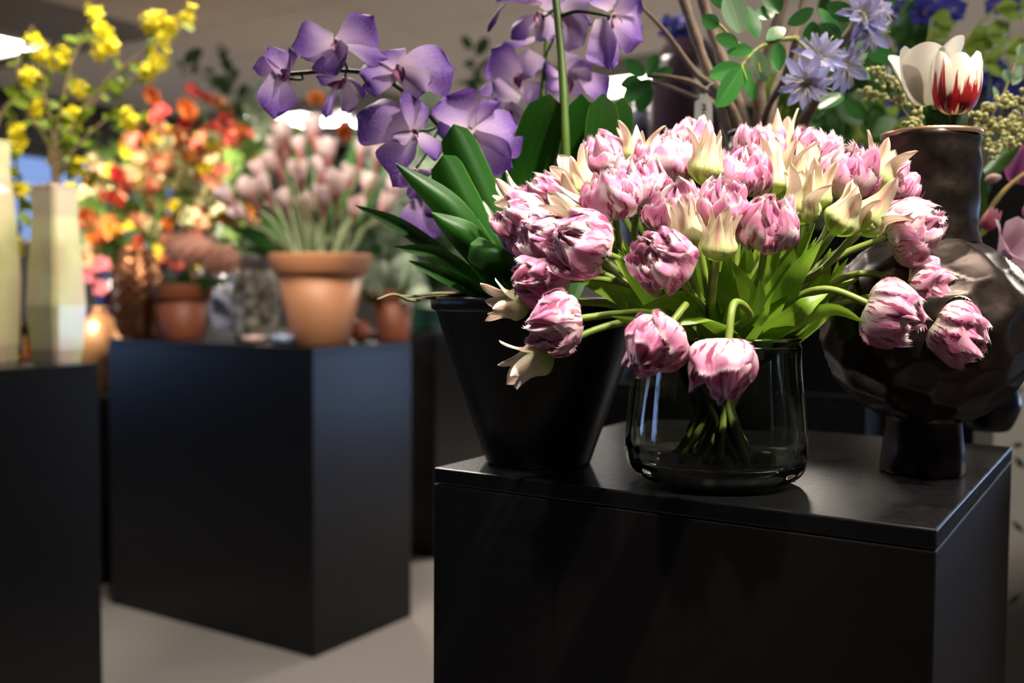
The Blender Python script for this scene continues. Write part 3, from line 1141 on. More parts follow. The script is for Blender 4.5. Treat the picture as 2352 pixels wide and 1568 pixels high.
def lay(me, par, org, b, tp, w, roll_):
    """blade from b to tp (world), w wide, turned by roll_ about its length from facing the camera side"""
    v = tp - b
    L_ = v.length
    x = v.normalized()
    z = (-fwd - x * (-fwd).dot(x)).normalized()
    z = Matrix.Rotation(roll_, 3, x) @ z
    y = z.cross(x)
    p = b - org
    h = (L_ + w) / 2
    ob('petal', me, par, Matrix(((x.x * L_, y.x * w, z.x * h, p.x), (x.y * L_, y.y * w, z.y * h, p.y), (x.z * L_, y.z * w, z.z * h, p.z), (0, 0, 0, 1))))


# flower: centre px, depth, facing, petals as (base, tip, width px, tip nearer the camera by cm, pale, roll)
OFL = [
    (652, 178, 1.215, (-.7, .1, .5), [(655, 182, 628, 97, 54, 1, 0, .5), (660, 168, 670, 113, 26, -2, 0, -.6), (642, 168, 580, 150, 46, 1, 0, -.9), (640, 168, 634, 264, 78, 2, 0, -.5), (632, 172, 588, 200, 30, 2, 0, .6)]),
    (772, 92, 1.22, (0, .2, .9), [(766, 98, 668, 92, 98, 1, 0, .35), (778, 98, 862, 44, 88, -1, 0, -.3), (786, 102, 886, 96, 64, 1, 0, -.8), (770, 100, 758, 162, 104, 2, 0, .6), (744, 130, 690, 150, 34, -1, 0, -.9)]),
    (790, 186, 1.235, (0, -.7, .6), [(790, 184, 802, 264, 40, 1, 1, .3), (778, 186, 744, 278, 20, 2, 0, -.6), (782, 182, 726, 184, 26, 1, 0, -1.0), (800, 180, 850, 190, 60, -1, 0, -.9)]),
    (915, 150, 1.22, (0, .1, .95), [(914, 156, 886, 100, 66, -1, 0, .4), (920, 156, 1034, 130, 108, 1, 0, -.35), (914, 158, 986, 214, 66, 2, 1, .3), (910, 160, 826, 178, 84, 1, 0, .3), (905, 172, 835, 212, 44, 0, 0, -1.0)]),
    (948, 296, 1.21, (-.2, 0, .95), [(946, 302, 820, 240, 112, 1, 0, .3), (950, 298, 952, 212, 82, 2, 0, 1.15), (944, 300, 902, 322, 36, 3, 1, .2), (946, 308, 888, 392, 96, 2, 0, .4), (958, 308, 1012, 356, 66, 1, 0, -.9), (955, 298, 1000, 250, 40, -1, 0, .7)]),
    (1076, 300, 1.235, (.1, .1, .95), [(1074, 302, 1022, 214, 100, 0, 0, .5), (1080, 302, 1198, 272, 108, 1, 0, -.3), (1084, 312, 1158, 390, 88, 2, 0, .5), (1070, 308, 1010, 330, 60, 0, 0, -.8), (1085, 296, 1140, 230, 50, -1, 0, .9)]),
    (950, 392, 1.23, (-.2, -.3, .8), [(950, 388, 902, 428, 56, 2, 0, .4), (962, 388, 996, 402, 36, 2, 1, -.3), (950, 398, 960, 452, 50, 2, 0, .6)]),
    (978, 446, 1.24, (0, -.6, .7), [(980, 442, 968, 552, 96, 2, 0, -.25), (985, 444, 1010, 490, 36, 1, 0, -.9)]),
    (1236, 28, 1.32, (-.1, .1, .95), [(1240, 14, 1140, -4, 86, 2, 0, 1.15), (1160, 8, 1108, 52, 18, 1, 0, .8), (1232, 36, 1172, 62, 52, 1, 0, .3), (1242, 30, 1262, 98, 56, 2, 1, .2), (1246, 20, 1280, -40, 60, 0, 0, .3)]),
    (1294, 36, 1.34, (.1, .1, .95), [(1292, 30, 1352, 2, 76, 0, 1, .3), (1292, 42, 1326, 98, 76, 2, 1, .3), (1296, 34, 1356, 60, 46, 1, 0, .9)]),
    (1412, 36, 1.25, (.4, 0, .9), [(1402, 40, 1482, 66, 82, 1, 0, -.3), (1410, 24, 1474, -12, 56, 0, 0, .4), (1384, 40, 1398, 160, 70, 2, 0, .8), (1406, 58, 1432, 144, 34, 2, 0, -.7), (1404, 22, 1370, -30, 60, 0, 0, .2)]),
    (1192, 168, 1.40, (-.5, .1, .8), [(1236, 82, 1160, 108, 38, 1, 0, 1.0), (1192, 176, 1122, 118, 84, 1, 0, -.5), (1196, 226, 1128, 188, 50, 2, 1, .3), (1156, 214, 1102, 198, 46, 1, 0, .6), (1198, 118, 1228, 180, 66, 1, 1, .3), (1200, 196, 1250, 232, 54, 1, 0, .4)]),
    (1165, 250, 1.37, (-.1, .1, .95), [(1166, 252, 1118, 236, 50, 1, 0, .7), (1168, 238, 1198, 298, 46, 1, 1, .3), (1160, 252, 1108, 300, 70, 1, 0, .3)]),
    (1302, 178, 1.40, (.3, 0, .9), [(1288, 170, 1248, 148, 54, 1, 0, 1.0), (1292, 186, 1256, 192, 44, 2, 0, .2), (1300, 160, 1326, 126, 54, 0, 1, .7), (1302, 172, 1354, 200, 62, 1, 1, .3), (1330, 172, 1400, 218, 58, 1, 0, -.5), (1282, 214, 1274, 258, 44, 2, 1, .2), (1300, 176, 1360, 150, 40, 0, 0, .3)]),
    (1345, 290, 1.42, (.3, -.2, .9), [(1345, 285, 1322, 330, 40, 1, 0, .3), (1345, 285, 1352, 235, 40, 0, 0, .5)]),
]
OAX = [P(1298, 300, 1.24), P(1290, 140, 1.25), P(1275, 20, 1.26), P(1243, 260, 1.38), P(1252, 130, 1.395), P(1260, 10, 1.40),
       P(1010, 290, 1.27), P(1090, 400, 1.285), P(900, 190, 1.25), P(800, 163, 1.24), P(690, 168, 1.225), P(1400, 36, 1.23)]
for px, py, d, nn, pets in OFL:
    ax = cdir(*nn)
    c = P(px, py, d)
    near = min(OAX, key=lambda q: (q - c).length)
    c2 = c - ax * .006
    f = ob('flower', tube('flower', [near - c2, (near - c2) * .4 - ax * .012, Vector((0, 0, 0))], .0016, .002, dstem, 6, 8), orch, Matrix.Translation(c2 - oc))
    for bx, by, tx, ty, w, near_cm, pale, ro in pets:
        lay(OPP[rng.randrange(2)] if pale else OP[rng.randrange(5)], f, c2, P(bx, by, d), P(tx, ty, d - .008 * near_cm), w * d / FPX * 1.22, ro + rng.uniform(-.15, .15))
    R = frame(ax, rng.uniform(0, 6))
    ob('lip', LIP, f, frame(cdir(nn[0], nn[1] - .2, nn[2]), 1.0) @ Matrix.Rotation(-.9, 4, 'Y') @ Matrix.Scale(.022, 4))
    ob('column', COLM, f, R @ Matrix.Scale(.024, 4))

# ================================================================== BRONZE VASE
bc = PZ(2118, 1084, ZF)
bd = proj(bc)[2]
k = bd / FPX
t = thing('bronze_vase', 'large dark bronze vase with hammered round body and tall neck', 'vase', bc)
cells = []
r2 = random.Random(5)
for i in range(16):       # dimple centres on a rough spiral over the sphere
    pass
NC = 130
for i in range(NC):
    z = 1 - 2 * (i + .5) / NC
    a = i * 2.39996 + r2.uniform(-.25, .25)
    q = math.sqrt(max(0, 1 - z * z))
    cells.append(Vector((q * math.cos(a), q * math.sin(a), z)))
HZ, RB = 330 * k, 236 * k      # body centre height, radius


def dimple(p):
    n_ = p.normalized()
    ds = sorted((n_ - c).length for c in cells)[:2]
    e = (ds[1] - ds[0])
    return -.0055 * (1 - min(1, ds[0] / .24) ** 2) * (1 - math.exp(-e * 30) * .5)


vs, fs, uvs = [], [], []
NU, NV_ = 110, 72
for i in range(NV_ + 1):
    ph_ = PI * (.10 + .80 * i / NV_)
    for j in range(NU):
        a = 2 * PI * j / NU
        n_ = Vector((math.sin(ph_) * math.cos(a), math.sin(ph_) * math.sin(a), -math.cos(ph_)))
        r = RB + dimple(n_) + .002 * noise.noise(n_ * 3)
        vs.append(Vector((n_.x * r, n_.y * r, n_.z * r * .95 + HZ)))
for i in range(NV_):
    for j in range(NU):
        a, b = i * NU + j, i * NU + (j + 1) % NU
        fs.append((a, b, b + NU, a + NU))
ob('body', mesh('body', vs, fs, MATS['bronze']), t)
rn = 104 * k
zt = (1084 - 318) * k


def wob(a, r, z, i):
    return r + .0022 * noise.noise(Vector((math.cos(a) * 2.2, math.sin(a) * 2.2, z * 22))) + .001 * math.sin(z * 150 + 2 * math.sin(a)), z


pr = [(rn * 1.06, HZ + RB * .82), (rn * 1.0, HZ + RB * .93)] + [(rn * (1 + .03 * (q / 16) ** 3), HZ + RB * .96 + (zt - HZ - RB * .96) * q / 16) for q in range(17)]
ob('neck', lathe('neck', pr + [(rn * .97, zt + .001), (rn * .95, zt - .03), (rn * .94, HZ + RB)], MATS['bronze'], 72, wob, False), t)
ob('rim', lathe('rim', [(rn * 1.03, zt - .003), (rn * 1.045, zt), (rn * 1.03, zt + .003), (rn * .98, zt + .003), (rn * .965, zt)], M_plain('worn_bronze_edge', (.36, .22, .14), .3, .8), 72, None, False), t)
ob('foot', lathe('foot', [(88 * k, 0), (92 * k, .004), (90 * k, .03), (80 * k, .06), (84 * k, HZ - RB * .86), (100 * k, HZ - RB * .80)], MATS['bronze'], 64, wob), t)

# flamed and white tulips in the bronze neck
plain_stem = M_leaf('green_stem', (.06, .14, .025), None, .5, 0, .4, 0)


def cup_petal(name, mat, flare=.42, phi=.78, seed=1):
    r_ = random.Random(seed)
    p1 = r_.uniform(0, 6)

    def fn(u, v):
        r, z = bez([(.02, 0), (.42, -.03), (.42, .55), (flare, 1.0)], v)
        a = u * phi * 1.12 * (math.sin(PI * (v * .62 + .14)) ** .75) * (1 - max(0, (v - .84) / .16) ** 2 * .30)
        r += .02 * math.sin(4 * u + p1) * v
        return Vector((r * math.cos(a), r * math.sin(a), z - .10 * u * u * v ** 2))
    return surf(name, 8, 12, fn, mat)


FLP = [cup_petal('petal', MATS['flame'], f, .8, i) for i, f in enumerate((.30, .38))]
WHP = [cup_petal('petal', M_petal('white_tulip_petal', (.45, .48, .20), (.82, .78, .66), (.86, .82, .74), .5, .25, .06), f, .8, i) for i, f in enumerate((.36, .62))]


def cup_tulip(lb, px, py, d, ax, L, pets, foot, stem, grp=None, wid=1.0):
    axis = cdir(*ax)
    base = P(px, py, d) - axis * L * .5
    t = thing('tulip', lb, 'tulip', base, grp)
    ob('stem', tube('stem', [base + axis * .003, base - axis * .04, base.lerp(foot, .5) - axis * .01, foot], .004, .0045, stem, 8, 16, base), t)
    R = frame(axis, .4)
    for k_ in range(6):
        s_ = 1 - .05 * (k_ % 2)
        M = R @ Matrix.Rotation(PI / 3 * k_, 4, 'Z') @ Matrix.Diagonal((L * wid * (1 - .06 * (k_ % 2)), L * wid * (1 - .06 * (k_ % 2)), L * s_, 1))
        ob('petal', pets[rng.randrange(len(pets))], t, M)
    return t


nk = Vector((bc.x, bc.y, bc.z + HZ + RB))
ft = cup_tulip('white tulip flamed with dark red, above the bronze neck', 2198, 192, bd * .985, (.05, 1, .15), .070, FLP, nk + Vector((.02, 0, 0)), plain_stem)
wtul = cup_tulip('creamy white open tulip behind the red flamed tulip', 2128, 172, bd * 1.05, (-.12, 1, .1), .074, WHP, nk + Vector((-.02, .02, 0)), plain_stem)
org = Vector(ft.location)
ob('leaf', leaf_surf('leaf', [nk + Vector((.01, -.01, .0)), P(2155, 290, bd), P(2120, 245, bd * .99)], 26 * k, M_leaf('dark_tulip_leaf', (.03, .10, .02), None, .4, .15), org, cdir(1, 0, .2)), ft)
ob('leaf', leaf_surf('leaf', [nk + Vector((.03, .01, .0)), P(2200, 280, bd), P(2215, 240, bd * 1.01)], 22 * k, M_leaf('dark_tulip_leaf', (.03, .10, .02), None, .4, .15), org, cdir(1, 0, -.2)), ft)

# dark round vase at the back of the front pedestal
t = thing('round_vase', 'small round black vase half hidden behind the bronze vase', 'vase', lp(2268, 960, 1.52, ZF))
kk = 1.52 / FPX
ob('body', lathe('body', densify([(30 * kk, 0), (48 * kk, .004), (66 * kk, 45 * kk), (68 * kk, 75 * kk), (52 * kk, 115 * kk), (36 * kk, 130 * kk)], 18), potm, 40), t)
ob('neck', lathe('neck', [(36 * kk, 130 * kk), (34 * kk, 150 * kk), (40 * kk, 165 * kk), (34 * kk, 165 * kk), (28 * kk, 130 * kk)], potm, 40, None, False), t)

# ================================================================== BRANCH VASE, LEAFY BRANCHES WITH BLUE BLOSSOM
DV = 1.46
bv = lp(1735, 700, DV, ZF)
k = DV / FPX
hb = P(1735, 312, DV).z - ZF
t = thing('branch_vase', 'tall slim black vase holding the leafy blue flowering branches', 'vase', bv)
ob('body', lathe('body', densify([(50 * k, 0), (62 * k, .01), (70 * k, hb * .4), (60 * k, hb * .75), (66 * k, hb)], 20) + [(60 * k, hb), (54 * k, hb * .75), (50 * k, hb * .5), (.003, hb * .48)], potm, 48), t)
ob('rim', lathe('rim', [(65 * k, hb - .002), (70 * k, hb), (68 * k, hb + .005), (61 * k, hb + .004), (60 * k, hb)], potm, 48, None, False), t)
bark = M_plain('grey_brown_bark', (.25, .185, .14), .8, 0, .2, .35, 90, .5)
twig = M_plain('yellow_green_twig', (.24, .28, .05), .55, 0, .3, .2, 60)
ovl = M_leaf('oval_leaf', (.035, .16, .03), None, .30, .15, .6, .5)
ovp = M_leaf('pale_leaf_back', (.20, .33, .18), None, .45, .2, .4, .3)


def oval(name, mat, cup=.15, curl=.1):
    def fn(u, v):
        w = .30 * math.sin(PI * (v * .96 + .02)) ** .65
        return Vector((v, u * w, cup * abs(u) * w - curl * v * v))
    return surf(name, 4, 9, fn, mat)


OVL = [oval('leaf', ovl), oval('leaf', ovl, .3, -.1), oval('leaf', ovl, .1, .25)]
OVP = oval('leaf', ovp, .2, .1)
bp0 = bv + Vector((0, 0, hb * .55))


def branch(lb, pts, r0, r1, mat=bark):
    t = thing('branch', lb, 'branch', bp0, 'branches in the slim black vase')
    ob('stem', tube('stem', [bp0 + Vector((rng.uniform(-1, 1) * .012, rng.uniform(-1, 1) * .012, 0))] + [P(*p) for p in pts], r0 * 1.45, r1 * 1.45, mat, 8, 26, bp0, .35), t)
    return t


br = [
    branch('thick grey branch leaning to the orchid side over the dark vase', [(1700, 305, 1.45), (1640, 195, 1.45), (1600, 90, 1.46), (1560, -30, 1.47), (1520, -160, 1.49)], .006, .0045),
    branch('grey branch beside the price tag, rising behind the leaf sprig', [(1712, 305, 1.47), (1668, 165, 1.48), (1625, 40, 1.5), (1605, -30, 1.5), (1570, -160, 1.52)], .0065, .005),
    branch('dark upright branch behind the leaf sprig, middle of the bundle', [(1744, 305, 1.46), (1745, 200, 1.46), (1775, 80, 1.45), (1812, -30, 1.44), (1850, -160, 1.43)], .007, .005),
    branch('pale brown branch rising between the leaf sprig and blue blossom', [(1765, 305, 1.48), (1785, 200, 1.5), (1830, 60, 1.52), (1850, -30, 1.52), (1880, -150, 1.54)], .005, .004),
    branch('red brown branch leaning out under the blue blossoms', [(1835, 310, 1.42), (1868, 240, 1.38), (1885, 170, 1.35), (1960, 60, 1.34), (1990, -30, 1.34), (2020, -130, 1.34)], .006, .003),
    branch('thin arching twig that reaches toward the purple orchid', [(1665, 250, 1.45), (1595, 165, 1.44), (1530, 75, 1.43), (1475, 18, 1.42)], .004, .0018),
    branch('low twig curving over the dark vase with small green leaves', [(1660, 262, 1.46), (1610, 200, 1.48), (1545, 178, 1.5), (1490, 172, 1.52)], .0035, .002),
    branch('lowest thin twig behind the price tag', [(1655, 268, 1.47), (1590, 222, 1.5), (1530, 198, 1.52), (1490, 188, 1.54)], .003, .002),
]
sprig = branch('yellow green sprig of glossy oval leaves hanging over the branches', [(1750, 305, 1.45), (1800, 180, 1.36), (1830, 85, 1.30)], .004, .003, bark)
so = bp0
ob('twig', tube('twig', [P(1828, 88, 1.30), P(1790, 92, 1.29), P(1740, 112, 1.28), P(1700, 155, 1.27)], .003, .002, twig, 7, 16, so, .3), sprig)
ob('twig', tube('twig', [P(1828, 88, 1.30), P(1855, 118, 1.29), P(1850, 130, 1.29)], .002, .0014, twig, 6, 10, so, .3), sprig)
ob('twig', tube('twig', [P(1730, 118, 1.28), P(1690, 96, 1.28), P(1660, 64, 1.28), P(1632, 42, 1.28)], .002, .0014, twig, 6, 14, so, .3), sprig)
ob('twig', tube('twig', [P(1735, 115, 1.28), P(1742, 150, 1.27), P(1748, 168, 1.27)], .0014, .001, twig, 6, 8, so), sprig)
ob('twig', tube('twig', [P(1704, 150, 1.27), P(1712, 175, 1.27), P(1716, 185, 1.27)], .0014, .001, twig, 6, 8, so), sprig)


def put_leaf(par, org, me, b, tp, roll_, s=1.0):
    v = tp - b
    L_ = v.length * s
    x = v.normalized()
    z = (-fwd - x * (-fwd).dot(x)).normalized()
    z = (Matrix.Rotation(roll_, 3, x) @ z)
    y = z.cross(x)
    p = b - org
    ob('leaf', me, par, Matrix(((x.x * L_, y.x * L_, z.x * L_, p.x), (x.y * L_, y.y * L_, z.y * L_, p.y), (x.z * L_, y.z * L_, z.z * L_, p.z), (0, 0, 0, 1))))


LF = [  # base px, tip px, depth, pale?
    (1650, 60, 1612, 38, 1.28, 0), (1660, 20, 1640, -40, 1.29, 0), (1700, 75, 1676, -15, 1.28, 1), (1738, 88, 1722, 8, 1.29, 0), (1735, 40, 1778, 22, 1.3, 0),
    (1695, 100, 1650, 85, 1.27, 0), (1730, 116, 1674, 116, 1.265, 0), (1762, 92, 1800, 62, 1.28, 0), (1786, 98, 1790, 160, 1.27, 0), (1702, 152, 1636, 176, 1.26, 0),
    (1700, 158, 1656, 238, 1.26, 0), (1706, 150, 1720, 206, 1.27, 0), (1736, 116, 1754, 184, 1.265, 1), (1868, 20, 1812, 50, 1.33, 0), (1866, 50, 1866, 118, 1.32, 0),
    (1880, 20, 1940, 80, 1.33, 0), (1900, 10, 1958, 40, 1.33, 0), (1985, 110, 2056, 132, 1.36, 0), (1940, 150, 1998, 172, 1.33, 1), (1960, 140, 1990, 98, 1.35, 1),
    (1716, 180, 1735, 225, 1.30, 0), (1790, 30, 1760, -20, 1.3, 0), (1880, 250, 1930, 225, 1.4, 0), (1895, 205, 1880, 270, 1.42, 0), (1940, 230, 1985, 268, 1.45, 0), (1800, 170, 1835, 195, 1.36, 1), (1930, 90, 1890, 60, 1.33, 0)]
for bx, by, tx, ty, d, pale in LF:
    par = sprig if bx < 1830 else br[4]
    put_leaf(par, bp0, OVP if pale else OVL[rng.randrange(3)], P(bx, by, d), P(tx, ty, d * rng.uniform(.985, 1.015)), rng.uniform(-.7, .7), 1.08)
for bx, by, tx, ty, d in [(1480, 175, 1440, 140, 1.5), (1490, 172, 1505, 130, 1.5), (1495, 185, 1450, 215, 1.53), (1485, 180, 1520, 150, 1.52), (1478, 190, 1430, 190, 1.53), (1490, 190, 1470, 250, 1.54), (1485, 185, 1440, 235, 1.53), (1500, 178, 1540, 160, 1.52)]:
    put_leaf(br[6], bp0, OVL[rng.randrange(3)], P(bx, by, d), P(tx, ty, d), rng.uniform(-.6, .6), 1.1)

lil = M_petal('lilac_petal', (.62, .60, .78), (.46, .46, .78), (.36, .36, .74), .55, .3, .15)


def pointed(name, mat, W_=.2, curl=.15):
    def fn(u, v):
        w = W_ * math.sin(PI * (v * .93 + .05)) ** .8
        return Vector((v, u * w, .35 * abs(u) * w - curl * v * v + .25 * v))
    return surf(name, 4, 7, fn, mat)


LP = [pointed('petal', lil, .21, .2), pointed('petal', lil, .17, .45), pointed('petal', lil, .2, .0)]
stam = M_petal('cream_stamen', (.62, .56, .36), (.74, .68, .48), (.78, .72, .55), .6, .2)
STM = tube('stamen', [(0, 0, 0), (.42, 0, .26), (.86, 0, .24)], .022, .013, stam, 4, 5)
CTR = lathe('eye', [(.01, 0), (.10, .02), (.12, .08), (.06, .14), (.005, .15)], stam, 8)


def blossom(par, org, c, ax, sz, n=11):
    R = frame(ax, rng.uniform(0, 6), c - org)
    f = ob('flower', CTR, par, R @ Matrix.Diagonal((sz, sz, sz, 1)))
    for j in range(n):
        a = 2 * PI * j / n + rng.uniform(-.1, .1)
        M = Matrix.Rotation(a, 4, 'Z') @ Matrix.Rotation(rng.uniform(-.5, .1), 4, 'Y') @ Matrix.Scale(rng.uniform(.85, 1.1), 4)
        ob('petal', LP[rng.randrange(3)], f, M)
    for j in range(18):
        M = Matrix.Rotation(2 * PI * j / 18 + rng.uniform(-.1, .1), 4, 'Z') @ Matrix.Rotation(rng.uniform(-.6, .2), 4, 'Y')
        ob('stamen', STM, f, M)


for px, py, d, ax, sz in [(1880, 132, 1.30, (-.1, .2, .95), .030), (1852, 186, 1.29, (-.2, -.5, .85), .031), (1938, 150, 1.32, (.5, -.35, .75), .030), (1980, 35, 1.32, (.1, .1, .95), .032), (1992, 72, 1.33, (.4, -.4, .8), .028), (2010, 25, 1.34, (.6, .1, .7), .026)]:
    blossom(br[4], bp0, P(px, py, d), cdir(*ax), sz * 1.22)

# price tag
tg = P(1618, 258, 1.40)
t = thing('price_tag', 'white hanging price tag with green bottom band among the branches', 'tag', tg)
kk = 1.40 / FPX


def tagpoly(pts, y, name, mat):
    vs, n = [], len(pts)
    for dy in (y, y + .0008):
        vs += [RT * (x * kk) + UP * (z * kk) + fwd * dy for x, z in pts]
    fs = [tuple(range(n)), tuple(range(2 * n - 1, n - 1, -1))] + [(i, i + n, (i + 1) % n + n, (i + 1) % n) for i in range(n)]
    return mesh(name, vs, fs, mat, smooth=False)


tm_ = M_plain('white_card', (.62, .62, .58), .6)
ob('card', tagpoly([(-23, -32), (19, -29), (18, 26), (10, 32), (8, 44), (-10, 43), (-11, 32), (-22, 24)], 0, 'card', tm_), t)
ob('band', tagpoly([(-22, -42), (19, -39), (19, -29), (-23, -32)], 0, 'band', M_plain('green_print', (.0, .16, .08), .6)), t)
ink = M_plain('grey_ink', (.10, .10, .10), .7)
for x0, z0, z1 in ((-4, 14, 20), (0, 12, 19), (-4, 2, 10), (1, 4, 11), (-5, -8, -1), (0, -7, 0), (-4, -17, -11), (1, -16, -10)):
    ob('print', tagpoly([(x0, z0), (x0 + 3, z0), (x0 + 3, z1), (x0, z1)], -.0009, 'print', ink), t)
ob('string', tube('string', [tg * 0 + UP * 40 * kk, UP * 60 * kk + RT * 8 * kk, P(1640, 190, 1.45) - tg], .0006, .0006, M_plain('white_string', (.5, .5, .5), .8), 5, 10), t)

# ================================================================== BACK DISPLAY: dark vases, blue and green flowers
DK = 2.3
kk = DK / FPX
p = lp(1570, 700, DK, ZF)
hh = P(1570, 112, DK).z - ZF
t = thing('tall_vase', 'tall dark purple glazed vase behind the price tag', 'vase', p)
darkp = mat_terracotta('purple_black_glaze', (.012, .010, .018), (.045, .022, .030))
darkp.node_tree.nodes['Principled BSDF'].inputs['Roughness'].default_value = .18
ob('body', lathe('body', densify([(70 * kk, 0), (80 * kk, .01), (88 * kk, hh * .5), (86 * kk, hh * .85), (70 * kk, hh * .97)], 18), darkp, 56), t)
ob('neck', lathe('neck', densify([(70 * kk, hh * .97), (52 * kk, hh), (46 * kk, hh * 1.01)], 6) + [(40 * kk, hh), (40 * kk, hh * .9)], darkp, 56, None, False), t)
p = lp(1462, 700, 2.42, ZF)
kk = 2.42 / FPX
hh = P(1462, 262, 2.42).z - ZF
t = thing('blue_bottle', 'blue grey ceramic bottle beside the tall purple vase', 'bottle', p)
gbl = M_plain('blue_grey_glaze', (.075, .085, .12), .25, 0, .6)
ob('body', lathe('body', densify([(40 * kk, 0), (50 * kk, .01), (50 * kk, hh * .6), (48 * kk, hh * .9), (38 * kk, hh * .98)], 16), gbl, 40), t)
ob('neck', lathe('neck', [(38 * kk, hh * .98), (24 * kk, hh), (18 * kk, hh * 1.02), (18 * kk, hh * 1.06), (12 * kk, hh * 1.06), (12 * kk, hh)], gbl, 40, None, False), t)

bluem = M_petal('delphinium_petal', (.16, .14, .45), (.05, .05, .33), (.03, .03, .24), .55, .2, .2)
BLP = [open_petal('petal', 1, .42, .2, c, .06, 90 + i, bluem, 4, 5) for i, c in enumerate((.1, .35))]
YEY = lathe('eye', [(.01, 0), (.16, .02), (.16, .1), (.02, .16)], M_plain('ochre_eye', (.45, .25, .05), .7), 8)
PEY = lathe('eye', [(.01, 0), (.16, .02), (.16, .1), (.02, .16)], M_plain('lilac_eye', (.55, .5, .65), .7), 8)


def dark_vase(px, d, w, top, lb, name='slim_vase', mat=None):
    p = lp(px, 700, d, ZF)
    kk = d / FPX
    h = P(px, top, d).z - ZF
    t = thing(name, lb, 'vase', p)
    ob('body', lathe('body', densify([(w * .7 * kk, 0), (w * .85 * kk, .008), (w * kk, h * .45), (w * .8 * kk, h * .85), (w * .85 * kk, h)], 16), mat or potm, 36), t)
    ob('neck', lathe('neck', [(w * .85 * kk, h), (w * .9 * kk, h + .004), (w * .75 * kk, h + .004), (w * .7 * kk, h * .8)], mat or potm, 36, None, False), t)
    return Vector((p.x, p.y, ZF + h * .6))


pl = cb4 + A_ * .17 + B_ * .15 + Vector((0, 0, ZF))
t = thing('backing_planter', 'black planter box added as dark backing behind the tulips, holding shoots and blue flowers', 'planter', pl)  # added to darken the gap behind the tulips, also holds the stems
t.rotation_euler = (0, 0, -TH)
ob('body', boxes_mesh('body', [(-.15, .15, -.11, -.10, 0, .34), (-.15, .15, .10, .11, 0, .34), (-.15, -.14, -.10, .10, 0, .34), (.14, .15, -.10, .10, 0, .34), (-.14, .14, -.10, .10, 0, .01)], potm), t)
ob('soil', box_mesh('soil', -.14, .14, -.10, .10, .01, .30, M_plain('dark_soil', (.012, .009, .006), .95)), t)
v1 = pl + Vector((0, 0, .30))
v2 = dark_vase(2205, 2.27, 46, 430, 'black vase behind the bronze neck, holding blue flowers')
v3 = P(2268, 820, 1.52)


def stemmed(name, lb, cat, root, pts, r, mat, grp=None):
    t = thing(name, lb, cat, root, grp)
    ob('stem', tube('stem', [root] + pts, r, r * .7, mat, 6, 18, root), t)
    return t


def spike(lb, root, pts, heads, sz, grp, stemmat=plain_stem, eye=YEY):
    t = stemmed('delphinium', lb, 'flower', root, pts, .003, stemmat, grp)
    for c, ax in heads:
        R = frame(ax, rng.uniform(0, 6), c - root)
        f = ob('flower', eye, t, R @ Matrix.Scale(sz * .8, 4))
        for j in range(6):
            ob('petal', BLP[j % 2], f, Matrix.Rotation(PI / 3 * j, 4, 'Z') @ Matrix.Rotation(rng.uniform(-.4, 0), 4, 'Y') @ Matrix.Scale(1.25, 4))
    return t


def cluster(px, py, d, n, sx, sy):
    return [(P(px + rng.uniform(-sx, sx), py + rng.uniform(-sy, sy), d * rng.uniform(.97, 1.03)), cdir(rng.uniform(-.6, .6), rng.uniform(-.4, .5), .8)) for _ in range(n)]


g = 'blue delphinium stems'
spike('deep blue delphinium highest above the white tulip', v2, [P(2190, 250, 2.2), P(2160, 60, 2.2), P(2155, -30, 2.2)], cluster(2158, 25, 2.2, 13, 45, 42), .030, g)
spike('deep blue delphinium spike between the red flamed tulip and the wall', v2, [P(2265, 280, 2.2), P(2275, 160, 2.2)], cluster(2275, 205, 2.2, 10, 26, 48), .022, g)
spike('blue delphinium at the picture edge beside the greenish wax flowers', v2, [P(2300, 340, 2.2), P(2335, 200, 2.2)], cluster(2338, 240, 2.2, 6, 16, 40), .022, g)
spike('dark blue flowers low behind the blossom branch', v1, [P(1905, 330, 2.25), P(1850, 225, 2.25)], cluster(1850, 240, 2.25, 9, 26, 10), .024, g)
spike('blue flower head above the tall purple vase, behind the thin twig', lp(1570, 700, DK, ZF + .55), [P(1565, 130, DK), P(1555, 70, DK)], cluster(1556, 64, DK, 10, 24, 20), .024, g, plain_stem, PEY)
spike('pale blue flowers behind the bud cluster beside the bronze neck', v1, [P(1990, 330, 2.25), P(2005, 250, 2.25)], cluster(2000, 262, 2.25, 8, 45, 30), .022, g, plain_stem, PEY)
spike('blue delphinium above the twigs with oval leaves', v1, [P(1960, 300, 2.4), P(2060, 90, 2.4)], cluster(2068, 60, 2.4, 8, 30, 50), .026, g, plain_stem, PEY)
spike('dark blue delphinium behind the spiked bud beside the bronze neck', v1, [P(2030, 350, 2.3), P(2055, 290, 2.3)], cluster(2052, 285, 2.3, 8, 30, 20), .022, g)
spike('dark blue flower crossing the top edge beside the wall', v2, [P(2300, 250, 2.2), P(2320, 20, 2.2)], cluster(2318, 2, 2.2, 7, 35, 12), .024, g)

